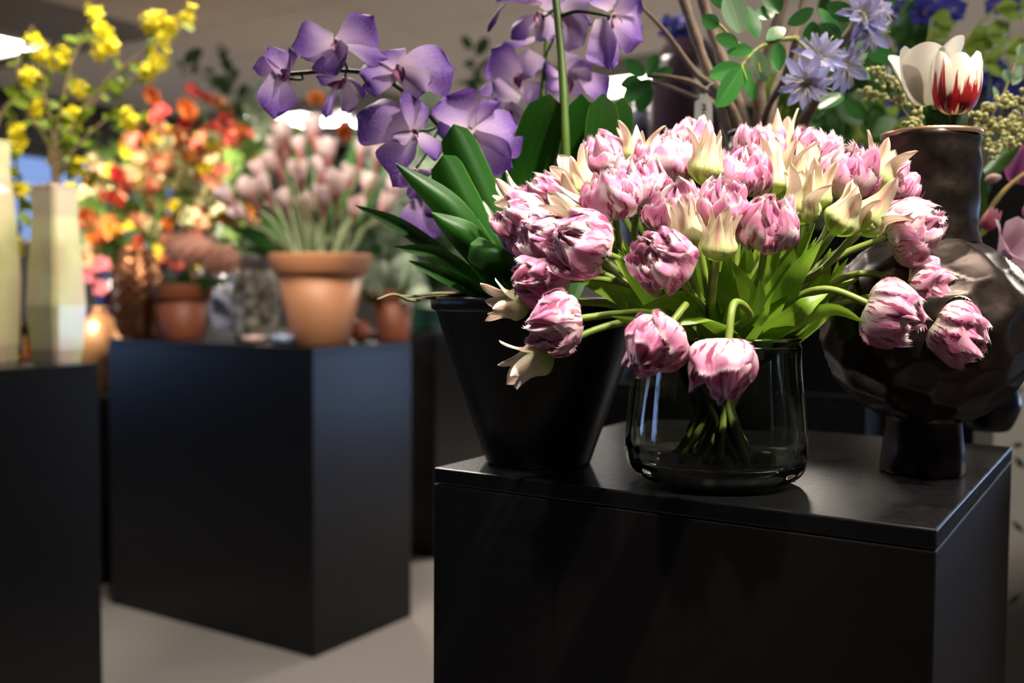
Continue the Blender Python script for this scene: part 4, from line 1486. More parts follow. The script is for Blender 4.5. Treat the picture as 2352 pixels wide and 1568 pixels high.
lgreen = M_leaf('lime_stem', (.22, .28, .03), None, .5, 0, .3, 0)
limeleaf = M_leaf('lime_leaf', (.20, .30, .04), None, .45, .25, .4, .3)
LIML = [oval('leaf', limeleaf, .3, .2), oval('leaf', limeleaf, .1, -.1)]
g = 'lime green grassy stems'
for lb, pts in [('lime green stem arching highest past the blue delphinium', [(2180, 200, 2.0), (2230, 80, 1.98), (2290, 20, 1.96), (2345, 10, 1.95)]),
                ('lime green forked stem in the middle above the flamed tulip', [(2195, 190, 2.0), (2215, 105, 1.98), (2265, 78, 1.97)]),
                ('lime green stem sweeping out behind the flamed tulip to the edge', [(2215, 160, 1.9), (2260, 142, 1.88), (2310, 118, 1.86), (2360, 70, 1.85)]),
                ('lime green upright stem behind the white tulip', [(2135, 180, 2.05), (2136, 80, 2.05), (2142, 40, 2.05)])]:
    t = stemmed('grass_stem', lb, 'stem', v2, [P(*q) for q in pts], .0032, lgreen, g)
    for q, w in zip(pts[1:], pts[2:] + [pts[-1]]):
        b = P(*q)
        for s in (-1, 1):
            put_leaf(t, v2, LIML[0 if s > 0 else 1], b, b + RT * (.045 * rng.uniform(.7, 1.1)) + UP * (.03 * s * rng.uniform(.3, 1)), rng.uniform(-.6, .6))
g = 'green lily shoots'
for lb, px, py in [('green lily shoot with a yellow green bud tip, nearest the peach bud', 1966, 262), ('green lily shoot with open leaf tip, middle of three', 2008, 285), ('green lily shoot with bud tip next to the bronze neck', 2048, 312), ('green leafy shoot beside the red brown branch', 1800, 230)]:
    t = stemmed('lily_shoot', lb, 'shoot', v1, [P(px - 8, py + 90, 2.0), P(px, py, 2.0)], .004, lgreen, g)
    for a in range(6):
        b = P(px, py + 10 + 9 * a, 2.0)
        put_leaf(t, v1, LIML[a % 2], b, b + RT * .05 * (1 if a % 2 else -1) * rng.uniform(.4, 1) + UP * .06 * rng.uniform(.6, 1.1), rng.uniform(-.8, .8), 1.1)
foli = M_leaf('mid_green_leaf', (.045, .13, .025), None, .45, .2, .4, .4)
FOL = [oval('leaf', foli, .2, .2), oval('leaf', foli, .1, -.2)]
t = stemmed('leafy_stem', 'mid green leafy stem behind the lilac blossoms', 'foliage', v1, [P(1930, 330, 1.9), P(1925, 200, 1.9), P(1960, 60, 1.9)], .003, plain_stem)
for q in range(64):
    b = P(1925 + rng.uniform(-50, 90), rng.uniform(20, 330), 1.9 + rng.uniform(-.1, .1))
    put_leaf(t, v1, FOL[q % 2], b, b + RT * rng.uniform(-.05, .05) + UP * rng.uniform(-.05, .05) + fwd * rng.uniform(-.02, .02), rng.uniform(-1, 1), 1.2)
t = stemmed('leafy_stem', 'tall green leafy stem behind the blue delphinium at the top edge', 'foliage', v2, [P(2110, 330, 2.3), P(2060, 120, 2.3), P(2090, -20, 2.3)], .003, plain_stem)
for q in range(56):
    b = P(2070 + rng.uniform(-50, 70), rng.uniform(-20, 300), 2.3 + rng.uniform(-.1, .1))
    put_leaf(t, v2, FOL[q % 2], b, b + RT * rng.uniform(-.05, .05) + UP * rng.uniform(-.06, .06), rng.uniform(-1, 1), 1.2)

# wax flower sprays with tiny round buds
waxm = M_petal('wax_bud', (.38, .40, .08), (.58, .58, .22), (.66, .64, .32), .55, .1)
WAX = lathe('bud', densify([(.1, 0), (.45, .2), (.5, .5), (.3, .85), (.05, 1)], 7), waxm, 8)
wst = M_plain('ochre_twig', (.22, .16, .04), .7)


def wax(lb, root, pts, n, sp, sz, d, cat='spray'):
    t = stemmed('bud_spray', lb, cat, root, [P(*q) for q in pts], .0016, wst, 'wax bud sprays')
    c = sampled([P(*q) for q in pts], 60)
    for i in range(n):
        q = c[rng.randrange(18, 60)]
        o_ = q + RT * rng.gauss(0, sp) + UP * rng.gauss(0, sp) + fwd * rng.gauss(0, sp)
        ob('bud', WAX, t, frame(cdir(rng.uniform(-1, 1), rng.uniform(-.3, 1), .4), 0, o_ - root) @ Matrix.Scale(sz * rng.uniform(.8, 1.2), 4))
    return t


nkb = nk + Vector((.03, .02, .0))
wax('spiked yellow green bud spray hanging over the bronze rim', nk, [(2140, 300, 1.3), (2125, 235, 1.3), (2110, 268, 1.29), (2082, 296, 1.28)], 24, .003, .0075, 1.3)
wax('yellow green bud spray behind the white tulip', nk, [(2120, 300, 1.36), (2090, 235, 1.4), (2050, 195, 1.42), (2005, 162, 1.44)], 50, .005, .0062, 1.4)
wax('bud spray reaching behind the blossom branch', nk, [(2100, 300, 1.4), (2060, 240, 1.42), (2010, 220, 1.45), (1985, 215, 1.46)], 34, .005, .006, 1.4)
wax('pale wax bud spray beside the flamed tulip, upper of two', nkb, [(2225, 330, 1.34), (2250, 275, 1.36), (2290, 240, 1.38), (2352, 222, 1.4)], 60, .006, .0068, 1.4)
wax('pale wax bud spray beside the bronze neck, lower of two', nkb, [(2225, 330, 1.34), (2260, 300, 1.36), (2310, 290, 1.38), (2360, 268, 1.4)], 70, .0065, .0068, 1.4)
wax('cream wax bud spray leaning down over the green leaf at the edge', nkb, [(2230, 345, 1.34), (2270, 345, 1.35), (2310, 330, 1.38), (2350, 300, 1.4)], 60, .007, .0066, 1.4)
t = stemmed('leaf_twig', 'thin twig of small pale leaves by the wall at the edge', 'twig', nkb, [P(2262, 300, 1.36), P(2300, 230, 1.38), P(2335, 140, 1.4), P(2350, 120, 1.4)], .0015, wst)
for px, py, dx, dy in [(2340, 130, 5, -22), (2318, 190, -8, -24), (2325, 195, 16, -20), (2290, 232, -4, -26), (2330, 180, 12, -24), (2345, 115, 14, -16)]:
    put_leaf(t, nkb, OVP, P(px, py, 1.39), P(px + dx * 1.3, py + dy * 1.3, 1.39), rng.uniform(-.5, .5))

# broad green leaves and magnolia at the edge
mgl = M_leaf('magnolia_leaf', (.045, .13, .02), None, .4, .15, .5, .3)
mag1 = M_petal('magenta_petal', (.36, .06, .22), (.42, .10, .30), (.46, .14, .34), .5, .2)
mag2 = M_petal('pale_magnolia_petal', (.36, .10, .16), (.52, .30, .38), (.60, .42, .50), .5, .2)
mag3 = M_petal('rose_bud_petal', (.34, .05, .08), (.42, .09, .12), (.50, .20, .24), .5, .2)
mt = thing('magnolia_branch', 'magnolia twig with pink flowers and bud beside the bronze vase', 'branch', v3)
ob('stem', tube('stem', [v3, P(2260, 620, 1.52), P(2228, 565, 1.46), P(2262, 500, 1.42), P(2312, 432, 1.42), P(2380, 380, 1.44)], .004, .003, M_plain('ochre_bark', (.20, .15, .04), .7, 0, .3, .3, 60, .4), 8, 26, v3, .4), mt)
ob('leaf', leaf_surf('leaf', [P(2236, 560, 1.47), P(2244, 440, 1.45), P(2234, 352, 1.45)], .014, mgl, v3, cdir(1, 0, .3), .3), mt)
ob('leaf', leaf_surf('leaf', [P(2252, 400, 1.46), P(2290, 372, 1.44), P(2345, 330, 1.42)], .015, mgl, v3, cdir(.5, 1, .3), .3), mt)
ob('leaf', leaf_surf('leaf', [P(2244, 545, 1.44), P(2260, 530, 1.43), P(2273, 522, 1.43)], .005, M_leaf('young_leaf', (.20, .30, .05)), v3, cdir(1, 0, .3), .3), mt)


def cupflower(par, org, px, py, d, ax, sz, mat, n=6, flare=.5):
    c = P(px, py, d)
    pts = [cup_petal('petal', mat, f, .8, 60 + i) for i, f in enumerate((flare, flare * .7))]
    f = ob('flower', lathe('flower', [(.01, -.03), (.05, 0), (.08, .06), (.02, .12)], mgl, 8), par, frame(cdir(*ax), .3, c - org) @ Matrix.Scale(sz, 4))
    for j in range(n):
        ob('petal', pts[j % 2], f, Matrix.Rotation(2 * PI * j / n, 4, 'Z') @ Matrix.Rotation(rng.uniform(-.1, .25), 4, 'Y'))
    return f


cupflower(mt, v3, 2335, 420, 1.5, (.3, .9, .2), .06, mag1, 6, .6)
cupflower(mt, v3, 2350, 480, 1.46, (.9, -.2, .3), .045, mag1, 5, .5)
cupflower(mt, v3, 2262, 527, 1.40, (.35, .9, .2), .032, mag3, 5, .25)
cupflower(mt, v3, 2305, 600, 1.38, (.3, .55, .75), .050, mag2, 5, 1.1)
ob('bud', lathe('bud', densify([(.001, 0), (.006, .006), (.007, .014), (.002, .022)], 8), M_petal('pale_bud', (.5, .3, .3), (.55, .36, .34), (.6, .4, .38)), 10), mt, frame(cdir(.95, .2, .2), 0, P(2262, 414, 1.42) - v3))

# printed panel at the edge
p = P(2290, 700, 2.45)
pn = thing('printed_carton', 'tall off white carton with dark leaf print at the edge', 'carton', Vector((p.x, p.y, 0)))
pn.rotation_euler = (0, 0, -TH * .0)
hp = P(2340, 597, 2.45).z
ob('body', box_mesh('body', 0, .5, 0, .4, 0, hp, M_plain('off_white_card', (.60, .56, .49), .8, 0, .2, .06), .004), pn)
inkm = M_plain('dark_leaf_print', (.03, .035, .03), .8)
kk = 2.45 / FPX
for x0, y0, x1, y1, w in [(2334, 1026, 2362, 1022, 7), (2340, 1050, 2366, 1080, 8), (2338, 900, 2348, 868, 4), (2336, 905, 2362, 890, 3), (2346, 800, 2372, 780, 4), (2342, 640, 2366, 632, 3), (2338, 1200, 2370, 1230, 6), (2336, 1400, 2368, 1370, 6)]:
    a = Vector(((x0 - 2290) * kk, -.0015, P(x0, y0, 2.45).z))
    b = Vector(((x1 - 2290) * kk, -.0015, P(x1, y1, 2.45).z))
    n_ = Vector((-(b.z - a.z), 0, b.x - a.x)).normalized() * (w * kk)
    m = (a + b) / 2
    q = [a, m - n_, b, m + n_]
    vs = q + [v + Vector((0, .001, 0)) for v in q]
    ob('leaf_print', mesh('leaf_print', vs, [(0, 1, 2, 3), (7, 6, 5, 4)] + [(i, i + 4, (i + 1) % 4 + 4, (i + 1) % 4) for i in range(4)], inkm, smooth=False), pn)

# ================================================================== MIDDLE PEDESTAL


def pot(name, lb, px, by, d, wt_, wb, h, mat, rimh=.22):
    """classic flower pot with rolled collar; sizes in photo pixels at depth d"""
    p = lp(px, by, d, ZM)
    kk = d / FPX
    t = thing(name, lb, 'pot', p)
    H_ = h * kk
    r1, r0 = wt_ * kk, wb * kk
    rr = r0 + (r1 * .93 - r0) * (1 - rimh)
    ob('body', lathe('body', [(r0, 0), (r0 * 1.02, .004), (rr * .98, H_ * (1 - rimh))] + [(rr * .9, H_ * (1 - rimh)), (r0 * .9, .02), (.003, .018)], mat, 56), t)
    ob('collar', lathe('collar', [(rr * .9, H_ * (1 - rimh)), (rr * 1.05, H_ * (1 - rimh)), (rr * 1.07, H_ * (1 - rimh) + .006), (r1, H_ - .006), (r1 * .995, H_), (r1 * .92, H_), (r1 * .90, H_ - .02), (rr * .9, H_ * (1 - rimh))], mat, 56, None, False), t)
    ob('soil', lathe('soil', [(.002, H_ * .9), (r1 * .5, H_ * .905), (r1 * .89, H_ * .89)], M_plain('dark_soil', (.012, .009, .006), .95), 24), t)
    return Vector((p.x, p.y, ZM + H_ * .9)), kk


c1, k1 = pot('flower_pot', 'large pale terracotta pot at the pedestal corner with pink bell flowers', 737, 700, 3.62, 118, 66, 206, MATS['terra'])
c2, k2 = pot('flower_pot', 'dark terracotta pot holding the salmon hydrangeas', 418, 700, 4.0, 72, 46, 124, MATS['terra_dark'], .28)
c3, k3 = pot('flower_pot', 'small brown terracotta pot with pale sage green leaves', 903, 700, 3.88, 54, 36, 118, MATS['terra_dark'], .2)

pinkm = M_petal('pale_pink_bell', (.50, .18, .19), (.74, .50, .49), (.86, .74, .72), .55, .25, .15)
BELL = [cup_petal('petal', pinkm, f, .8, 70 + i) for i, f in enumerate((.34, .50))]
NECK = lathe('throat', densify([(.03, -.9), (.07, -.6), (.12, -.25), (.20, .0), (.22, .1)], 9), M_petal('rose_throat', (.22, .20, .10), (.42, .14, .13), (.60, .26, .26), .6, 0), 12)
gst = M_leaf('grey_green_stem', (.16, .20, .10), None, .6, 0, .3, 0)
BELLS = [(530, 468, 1), (578, 452, 1), (612, 447, 1), (641, 392, 1.15), (655, 325, 1), (720, 312, 1.1), (752, 368, 1.15), (642, 352, .9), (602, 405, .9), (735, 405, 1), (690, 412, .95), (772, 446, 1.2), (742, 470, 1), (708, 490, 1),
         (660, 478, 1), (830, 360, .9), (868, 372, .85), (842, 440, 1), (898, 455, 1.1), (880, 482, .9), (800, 420, 1), (690, 350, .85), (560, 500, .8), (815, 490, .9), (765, 520, .8), (625, 500, .9)]
BELLS.sort()
for i, (px, py, s) in enumerate(BELLS):
    d = 3.62 + rng.uniform(-.14, .14)
    q = P(px, py, d)
    foot = c1 + Vector((rng.uniform(-1, 1), rng.uniform(-1, 1), 0)).normalized() * 85 * k1 * rng.uniform(.2, 1) * 1
    foot = c1 + Vector(((q.x - c1.x) * .32, rng.uniform(-.08, .08), 0))
    ax = ((q - foot).normalized() + cdir(0, .2, .35) * .6).normalized()
    t = thing('bell_flower', 'pink bell flower in the large terracotta pot, %s counted from the hydrangea side' % ordw(i + 1), 'flower', foot, 'pink bell flowers in the large terracotta pot')
    L_ = .074 * s
    ob('stem', tube('stem', [foot, foot.lerp(q, .5) + Vector((0, 0, .02)), q - ax * L_ * .8], .0075, .0055, gst, 7, 12, foot), t)
    R = frame(ax, rng.uniform(0, 6), q - foot)
    ob('throat', NECK, t, R @ Matrix.Scale(L_ * 1.3, 4))
    for j in range(6):
        ob('petal', BELL[j % 2], t, R @ Matrix.Rotation(PI / 3 * j, 4, 'Z') @ Matrix.Scale(L_ * (1 if j % 2 else .94), 4))
# long leaves in that pot
lvm = M_leaf('strap_green_leaf', (.04, .14, .025), None, .45, .15, .4, .3)
lp_t = thing('strap_leaf_plant', 'clump of long green strap leaves beside the pink bell flowers', 'plant', c1)
for b, m, tp, w in [((690, 600, 3.6), (620, 500, 3.62), (545, 420, 3.6), 20), ((680, 600, 3.7), (590, 540, 3.7), (530, 520, 3.7), 22), ((700, 600, 3.7), (660, 450, 3.72), (640, 300, 3.75), 16), ((720, 600, 3.75), (790, 430, 3.75), (820, 300, 3.75), 20),
                    ((740, 600, 3.8), (850, 450, 3.8), (880, 340, 3.8), 22), ((690, 600, 3.8), (610, 470, 3.85), (560, 380, 3.9), 22), ((730, 600, 3.8), (720, 420, 3.85), (700, 290, 3.9), 22), ((690, 600, 3.6), (590, 570, 3.6), (540, 565, 3.6), 20)]:
    ob('leaf', leaf_surf('leaf', [c1 + (P(*b) - c1) * .7, P(*m), P(*tp)], w * m[2] / FPX, lvm, c1, cdir(1, 0, .4), .3), lp_t)

salm = M_petal('salmon_floret', (.58, .24, .15), (.76, .38, .27), (.84, .50, .38), .6, .2)
FLT = mesh('floret', [(0, 0, 0), (.5, -.35, .1), (1, 0, .12), (.5, .35, .1), (-.35, .5, .1), (0, 1, .12), (.35, .5, .1), (-.5, -.35, .1), (-1, 0, .12), (-.5, .35, .1), (-.35, -.5, .1), (0, -1, .12), (.35, -.5, .1)],
           [(0, 1, 2, 3), (0, 6, 5, 4), (0, 9, 8, 7), (0, 10, 11, 12)], salm, [(.5, 0), (.2, .5), (.5, 1), (.8, .5), (.2, .5), (.5, 1), (.8, .5), (.2, .5), (.5, 1), (.8, .5), (.2, .5), (.5, 1), (.8, .5)])


def hydrangea(lb, px, py, d, rx, ry, root, n=90):
    c = P(px, py, d)
    kk = d / FPX
    t = thing('hydrangea', lb, 'flower', root, 'salmon hydrangea heads')
    ob('stem', tube('stem', [root, root.lerp(c, .5), c], .005, .004, plain_stem, 7, 10, root), t)
    ob('core', lathe('core', densify([(.01, -.5), (.6, -.35), (.85, .1), (.6, .62), (.02, .86)], 10), salm, 20), t, Matrix.Translation(c - root) @ Matrix.Diagonal((rx * kk * .9, rx * kk * .9, ry * kk * .9, 1)))
    for i in range(n):
        z = 1 - 1.55 * (i + .5) / n
        a = i * 2.4
        q = math.sqrt(max(0, 1 - z * z))
        n_ = Vector((q * math.cos(a), q * math.sin(a), z))
        pos = c + Vector((n_.x * rx * kk, n_.y * rx * kk, n_.z * ry * kk)) * rng.uniform(.9, 1.03)
        ob('floret', FLT, t, frame(n_, rng.uniform(0, 6), pos - root) @ Matrix.Scale(.019 * rng.uniform(.8, 1.2), 4))


hydrangea('salmon pink hydrangea head highest over the dark terracotta pot', 440, 582, 3.95, 66, 52, c2)
hydrangea('red brown hydrangea head drooping toward the mottled vase', 510, 605, 3.9, 46, 44, c2, 60)
lt = thing('hydrangea_leaves', 'dark green leaves under the salmon hydrangea heads', 'foliage', c2)
for b, tp in [((430, 660), (390, 640)), ((440, 660), (500, 650)), ((420, 660), (350, 655)), ((450, 655), (540, 640)), ((430, 650), (420, 610))]:
    ob('leaf', leaf_surf('leaf', [c2, P(*b, 3.95), P(*tp, 3.85)], 16 * k2, mgl, c2, cdir(.4, 1, .4), .2), lt)

# sage plant in the right pot
sage = M_leaf('sage_leaf', (.30, .38, .27), None, .65, .15, .2, .3)
SG = [oval('leaf', sage, .3, .25), oval('leaf', sage, .15, .5)]
t = thing('sage_plant', 'pale sage green leafy plant in the small brown pot', 'plant', c3)
for i in range(46):
    a, z = rng.uniform(0, 6.28), rng.uniform(.1, 1)
    b = c3 + Vector((math.cos(a) * .03, math.sin(a) * .03, z * .05 - .02))
    v = Vector((math.cos(a) * (1.2 - z * .6), math.sin(a) * (1.2 - z * .6), z)).normalized()
    put_leaf(t, c3, SG[i % 2], b, b + v * rng.uniform(.07, .13), rng.uniform(-.8, .8), 1.1)
t = thing('sage_spray', 'tall grey green leaf spray behind the sage plant, below the orchid', 'foliage', c3)
for s in range(7):
    tp = P(850 + s * 28 + rng.uniform(-12, 12), rng.uniform(330, 520), 4.0)
    cc = sampled([c3, c3.lerp(tp, .5) + Vector((0, 0, .05)), tp], 14)
    ob('stem', tube('stem', cc, .003, .002, gst, 5, 12, c3), t)
    for q in cc[4:]:
        for sd in (-1, 1):
            put_leaf(t, c3, SG[rng.randrange(2)], q, q + RT * sd * rng.uniform(.03, .06) + UP * rng.uniform(.0, .05), rng.uniform(-.8, .8), 1.2)

# mottled stoneware vase, copper basket ball, votives, ornament
p = lp(590, 700, 3.95, ZM)
kk = 3.95 / FPX
t = thing('stoneware_vase', 'mottled grey stoneware vase between the terracotta pots', 'vase', p)
hh = 190 * kk
ob('body', lathe('body', densify([(34 * kk, 0), (48 * kk, .01), (52 * kk, hh * .5), (46 * kk, hh * .72), (36 * kk, hh * .84)], 16), MATS['mottle'], 40), t)
ob('neck', lathe('neck', [(36 * kk, hh * .84), (33 * kk, hh * .92), (40 * kk, hh), (34 * kk, hh), (28 * kk, hh * .86)], M_plain('mauve_glaze', (.16, .12, .13), .4), 40, None, False), t)
p = lp(318, 700, 4.15, ZM)
kk = 4.15 / FPX
t = thing('copper_vase', 'knobbly brown copper vase beside the dark terracotta pot', 'vase', p)
cop = M_plain('brown_copper', (.24, .10, .045), .25, .8, .5, .3, 25)
hh = 200 * kk


def knob(a, r, z, i):
    return r * (1 + .07 * math.sin(11 * a + (i % 2) * PI) * math.sin(i * 1.2)), z


ob('body', lathe('body', densify([(28 * kk, 0), (44 * kk, .01), (58 * kk, hh * .35), (56 * kk, hh * .65), (40 * kk, hh * .9)], 28), cop, 66, knob), t)
ob('rim', lathe('rim', [(40 * kk, hh * .9), (36 * kk, hh * .95), (42 * kk, hh), (35 * kk, hh), (30 * kk, hh * .9)], cop, 40, None, False), t)


def votive(lb, px, py, d, w, h, mat, n='votive_bowl'):
    p = lp(px, py, d, ZM)
    kk = d / FPX
    t = thing(n, lb, 'bowl', p, 'votive bowls on the pedestal edge')
    ob('body', lathe('body', [(w * .7 * kk, 0), (w * .95 * kk, h * .4 * kk), (w * kk, h * kk), (w * .9 * kk, h * kk), (w * .8 * kk, h * .4 * kk), (.003, .008)], mat, 32), t)
    ob('wax', lathe('wax', [(.002, h * .7 * kk), (w * .8 * kk, h * .68 * kk), (w * .8 * kk, h * .45 * kk)], M_plain('pale_wax', (.6, .5, .46), .6), 20), t)


votive('pale pink votive bowl under the mottled vase', 582, 700, 3.66, 28, 17, M_plain('pale_pink_glaze', (.62, .42, .36), .3))
votive('blue grey votive bowl against the large terracotta pot', 648, 700, 3.56, 28, 24, M_plain('pale_blue_glaze', (.26, .32, .46), .3))
p = lp(826, 700, 3.74, ZM + 27 * 3.74 / FPX)
t = thing('ornament_ball', 'small terracotta red ball between the two right hand pots', 'ornament', p)
ob('body', lathe('body', [(.0005, -27 * 3.74 / FPX)] + [(27 * 3.74 / FPX * math.sin(PI * q / 14), -27 * 3.74 / FPX * math.cos(PI * q / 14)) for q in range(1, 14)] + [(.0005, 27 * 3.74 / FPX)], M_plain('red_clay', (.42, .12, .07), .3), 28), t)
ob('knob', lathe('knob', [(.008, 0), (.009, .006), (.005, .012), (.0005, .013)], M_plain('red_clay', (.42, .12, .07)), 12), t, Matrix.Translation((0, 0, 26.5 * 3.74 / FPX)))

# round copper vase on the low pedestal
p = lp(230, 700, 4.5, .80)
kk = 4.5 / FPX
t = thing('copper_ball_vase', 'round matt copper vase with narrow neck between two pedestals', 'vase', p)
gold = M_plain('matt_copper', (.42, .22, .10), .35, .6, .5, .15, 12)
hb_ = P(230, 705, 4.5).z - .80
ob('body', lathe('body', densify([(22 * kk, 0), (34 * kk, .02), (58 * kk, hb_ * .35), (62 * kk, hb_ * .55), (46 * kk, hb_ * .78), (18 * kk, hb_ * .92)], 24), gold, 48), t)
ob('neck', lathe('neck', [(18 * kk, hb_ * .92), (15 * kk, hb_ * .96), (20 * kk, hb_), (15 * kk, hb_), (11 * kk, hb_ * .92)], gold, 32, None, False), t)

# ================================================================== LEFT PEDESTAL


def facet_vase(lb, px, d, prof, by):
    """square section cut glass vase; prof: (half width px, height px)"""
    p = lp(px, by, d, ZL)
    kk = d / FPX
    t = thing('facet_vase', lb, 'vase', p, 'tall cream glass vases')
    t.rotation_euler = (0, 0, math.radians(22))
    vs, fs = [], []
    sq = [(.95, .10), (.10, .95), (-.10, .95), (-.95, .10), (-.95, -.10), (-.10, -.95), (.10, -.95), (.95, -.10)]
    full = [(w, h) for w, h in prof] + [(prof[-1][0] * .86, prof[-1][1]), (prof[0][0] * .8, 12)]
    for w, h in full:
        for x, y in sq:
            vs.append((x * w * kk, y * w * kk, h * kk))
    for i in range(len(full) - 1):
        for j in range(8):
            a, b = i * 8 + j, i * 8 + (j + 1) % 8
            fs.append((a, b, b + 8, a + 8))
    fs.append(tuple(range(7, -1, -1)))
    fs.append(tuple((len(full) - 1) * 8 + j for j in range(8)))
    ob('body', mesh('body', vs, fs, MATS['irid'], smooth=False), t)
    w, h = prof[-1]
    rv = []
    for dz, s in ((-.004, 1.0), (0, 1.03), (.004, 1.0), (.003, .86)):
        rv += [(x * w * kk * s, y * w * kk * s, h * kk + dz) for x, y in sq]
    rf = [(i * 8 + j, i * 8 + (j + 1) % 8, (i + 1) * 8 + (j + 1) % 8, (i + 1) * 8 + j) for i in range(3) for j in range(8)]
    ob('rim', mesh('rim', rv, rf, MATS['irid'], smooth=False), t)
    return Vector((p.x, p.y, ZL + h * kk - .02))


va = facet_vase('tall cream faceted glass vase with yellow branches, nearer the gap', 130, 2.66, [(52, 0), (58, 30), (66, 130), (60, 220), (50, 330), (52, 398)], 700)
vb = facet_vase('tallest cream faceted glass vase, cut by the picture edge', -18, 2.66, [(52, 0), (60, 40), (64, 190), (56, 320), (44, 440), (46, 500)], 700)
amb = M_glass('amber_glass', (.75, .22, .02))
for px, d, lb, hh in ((38, 2.86, 'amber glass bottle between the cream vases, nearer the edge', 120), (72, 2.88, 'amber glass bottle tucked behind the faceted vase with branches', 105)):
    p = lp(px, 700, d, ZL)
    kk = d / FPX
    t = thing('amber_bottle', lb, 'bottle', p, 'amber bottles')
    ob('body', lathe('body', densify([(14 * kk, 0), (17 * kk, .005), (17 * kk, hh * .5 * kk), (12 * kk, hh * .7 * kk), (6 * kk, hh * .8 * kk)], 14), amb, 24), t)
    ob('neck', lathe('neck', [(6 * kk, hh * .8 * kk), (6 * kk, hh * kk), (8 * kk, hh * kk), (8 * kk, (hh + 6) * kk), (4 * kk, (hh + 6) * kk), (4 * kk, hh * .8 * kk)], amb, 20, None, False), t)

yel = M_petal('forsythia_petal', (.70, .50, .015), (.85, .72, .015), (.90, .82, .03), .55, .3, .15)
YP = mesh('floret', [(0, 0, 0), (.5, -.28, .25), (1, 0, .3), (.5, .28, .25), (-.28, .5, .25), (0, 1, .3), (.28, .5, .25), (-.5, -.28, .25), (-1, 0, .3), (-.5, .28, .25), (-.28, -.5, .25), (0, -1, .3), (.28, -.5, .25)],
          [(0, 1, 2, 3), (0, 6, 5, 4), (0, 9, 8, 7), (0, 10, 11, 12)], yel, [(.5, 0), (.2, .5), (.5, 1), (.8, .5)] + [(.2, .5), (.5, 1), (.8, .5)] * 3)
ygl = M_leaf('yellow_green_leaf', (.13, .19, .012), None, .5, .3, .3, .4)
YL = [oval('leaf', ygl, .2, .2), oval('leaf', ygl, .1, -.2)]
fbark = M_plain('forsythia_bark', (.10, .07, .035), .8, 0, .2, .3, 70)
FB = [  # root, way points px, label
    (va, [(132, 300), (170, 130), (225, 40)], 'forsythia branch with the highest yellow cluster over the cream vase'),
    (va, [(150, 330), (230, 200), (330, 120), (432, 38)], 'forsythia branch reaching farthest over the orange flowers'),
    (va, [(140, 340), (220, 230), (290, 190), (350, 165)], 'forsythia branch ending below the bright hanging clusters'),
    (va, [(120, 300), (100, 200), (110, 95)], 'upright forsythia branch with olive yellow flowers near the edge'),
    (va, [(110, 330), (60, 250), (40, 150), (75, 60)], 'forsythia branch bending back toward the edge'),
    (vb, [(10, 250), (60, 210), (95, 170)], 'leafy forsythia branch rising from the tallest cream vase'),
    (va, [(140, 400), (165, 385), (205, 400), (250, 420)], 'short forsythia branch hanging over the cream vase rim'),
    (vb, [(20, 340), (45, 420), (42, 570)], 'forsythia branch hanging down between the two cream vases'),
    (va, [(150, 370), (250, 270), (300, 270), (340, 290)], 'low forsythia branch across the dark wall toward the red flowers'),
]
FC = [(218, 32, 0), (240, 70, 0), (256, 100, 0), (232, 112, 0), (366, 52, 1), (382, 84, 1), (372, 122, 1), (368, 145, 1), (345, 168, 2), (432, 36, 1), (128, 140, 3), (150, 128, 3), (185, 200, 0), (165, 268, 0), (172, 285, 0), (75, 96, 4),
      (92, 120, 3), (38, 330, 5), (130, 368, 6), (168, 378, 6), (45, 436, 7), (158, 440, 6), (40, 565, 7), (40, 300, 5), (125, 440, 6), (300, 270, 8), (90, 250, 5), (70, 180, 4), (345, 52, 1), (390, 62, 1), (185, 385, 6)]
FT = []
for root, pts, lb in FB:
    t = stemmed('forsythia_branch', lb, 'branch', root, [P(x, y, 2.66 + .03 * i) for i, (x, y) in enumerate(pts)], .0042, fbark, 'forsythia branches')
    FT.append((t, root))
    c = sampled([root] + [P(x, y, 2.66 + .03 * i) for i, (x, y) in enumerate(pts)], 30)
    for q in c[8::2]:
        b = q
        for _ in range(2):
            put_leaf(t, root, YL[rng.randrange(2)], b, b + RT * rng.uniform(-.045, .045) + UP * rng.uniform(-.045, .03) + fwd * rng.uniform(-.03, .03), rng.uniform(-1, 1), .8)
for px, py, bi in FC:
    t, root = FT[bi]
    for j in range(11):
        a = cdir(rng.uniform(-1, 1), rng.uniform(-1, 1), rng.uniform(0, 1))
        q = P(px, py, 2.7) + a * .014 + RT * rng.uniform(-.008, .008) + UP * rng.uniform(-.012, .012)
        ob('floret', YP, t, frame(a, rng.uniform(0, 6), q - root) @ Matrix.Scale(.0185 * rng.uniform(.85, 1.2), 4))

# ================================================================== FLOWER BANK
BZ = ZM
bank = []


def bank_vase(px, d, w, h, lb, mat):
    p = lp(px, 700, d, BZ)
    kk = d / FPX
    t = thing('bank_vase', lb, 'vase', p)
    H_ = h * kk
    ob('body', lathe('body', densify([(w * .6 * kk, 0), (w * .8 * kk, .01), (w * kk, H_ * .45), (w * .6 * kk, H_ * .9)], 14), mat, 32), t)
    ob('neck', lathe('neck', [(w * .6 * kk, H_ * .9), (w * .65 * kk, H_), (w * .5 * kk, H_), (w * .45 * kk, H_ * .85)], mat, 32, None, False), t)
    bank.append((Vector((p.x, p.y, BZ + H_ * .8)), px))


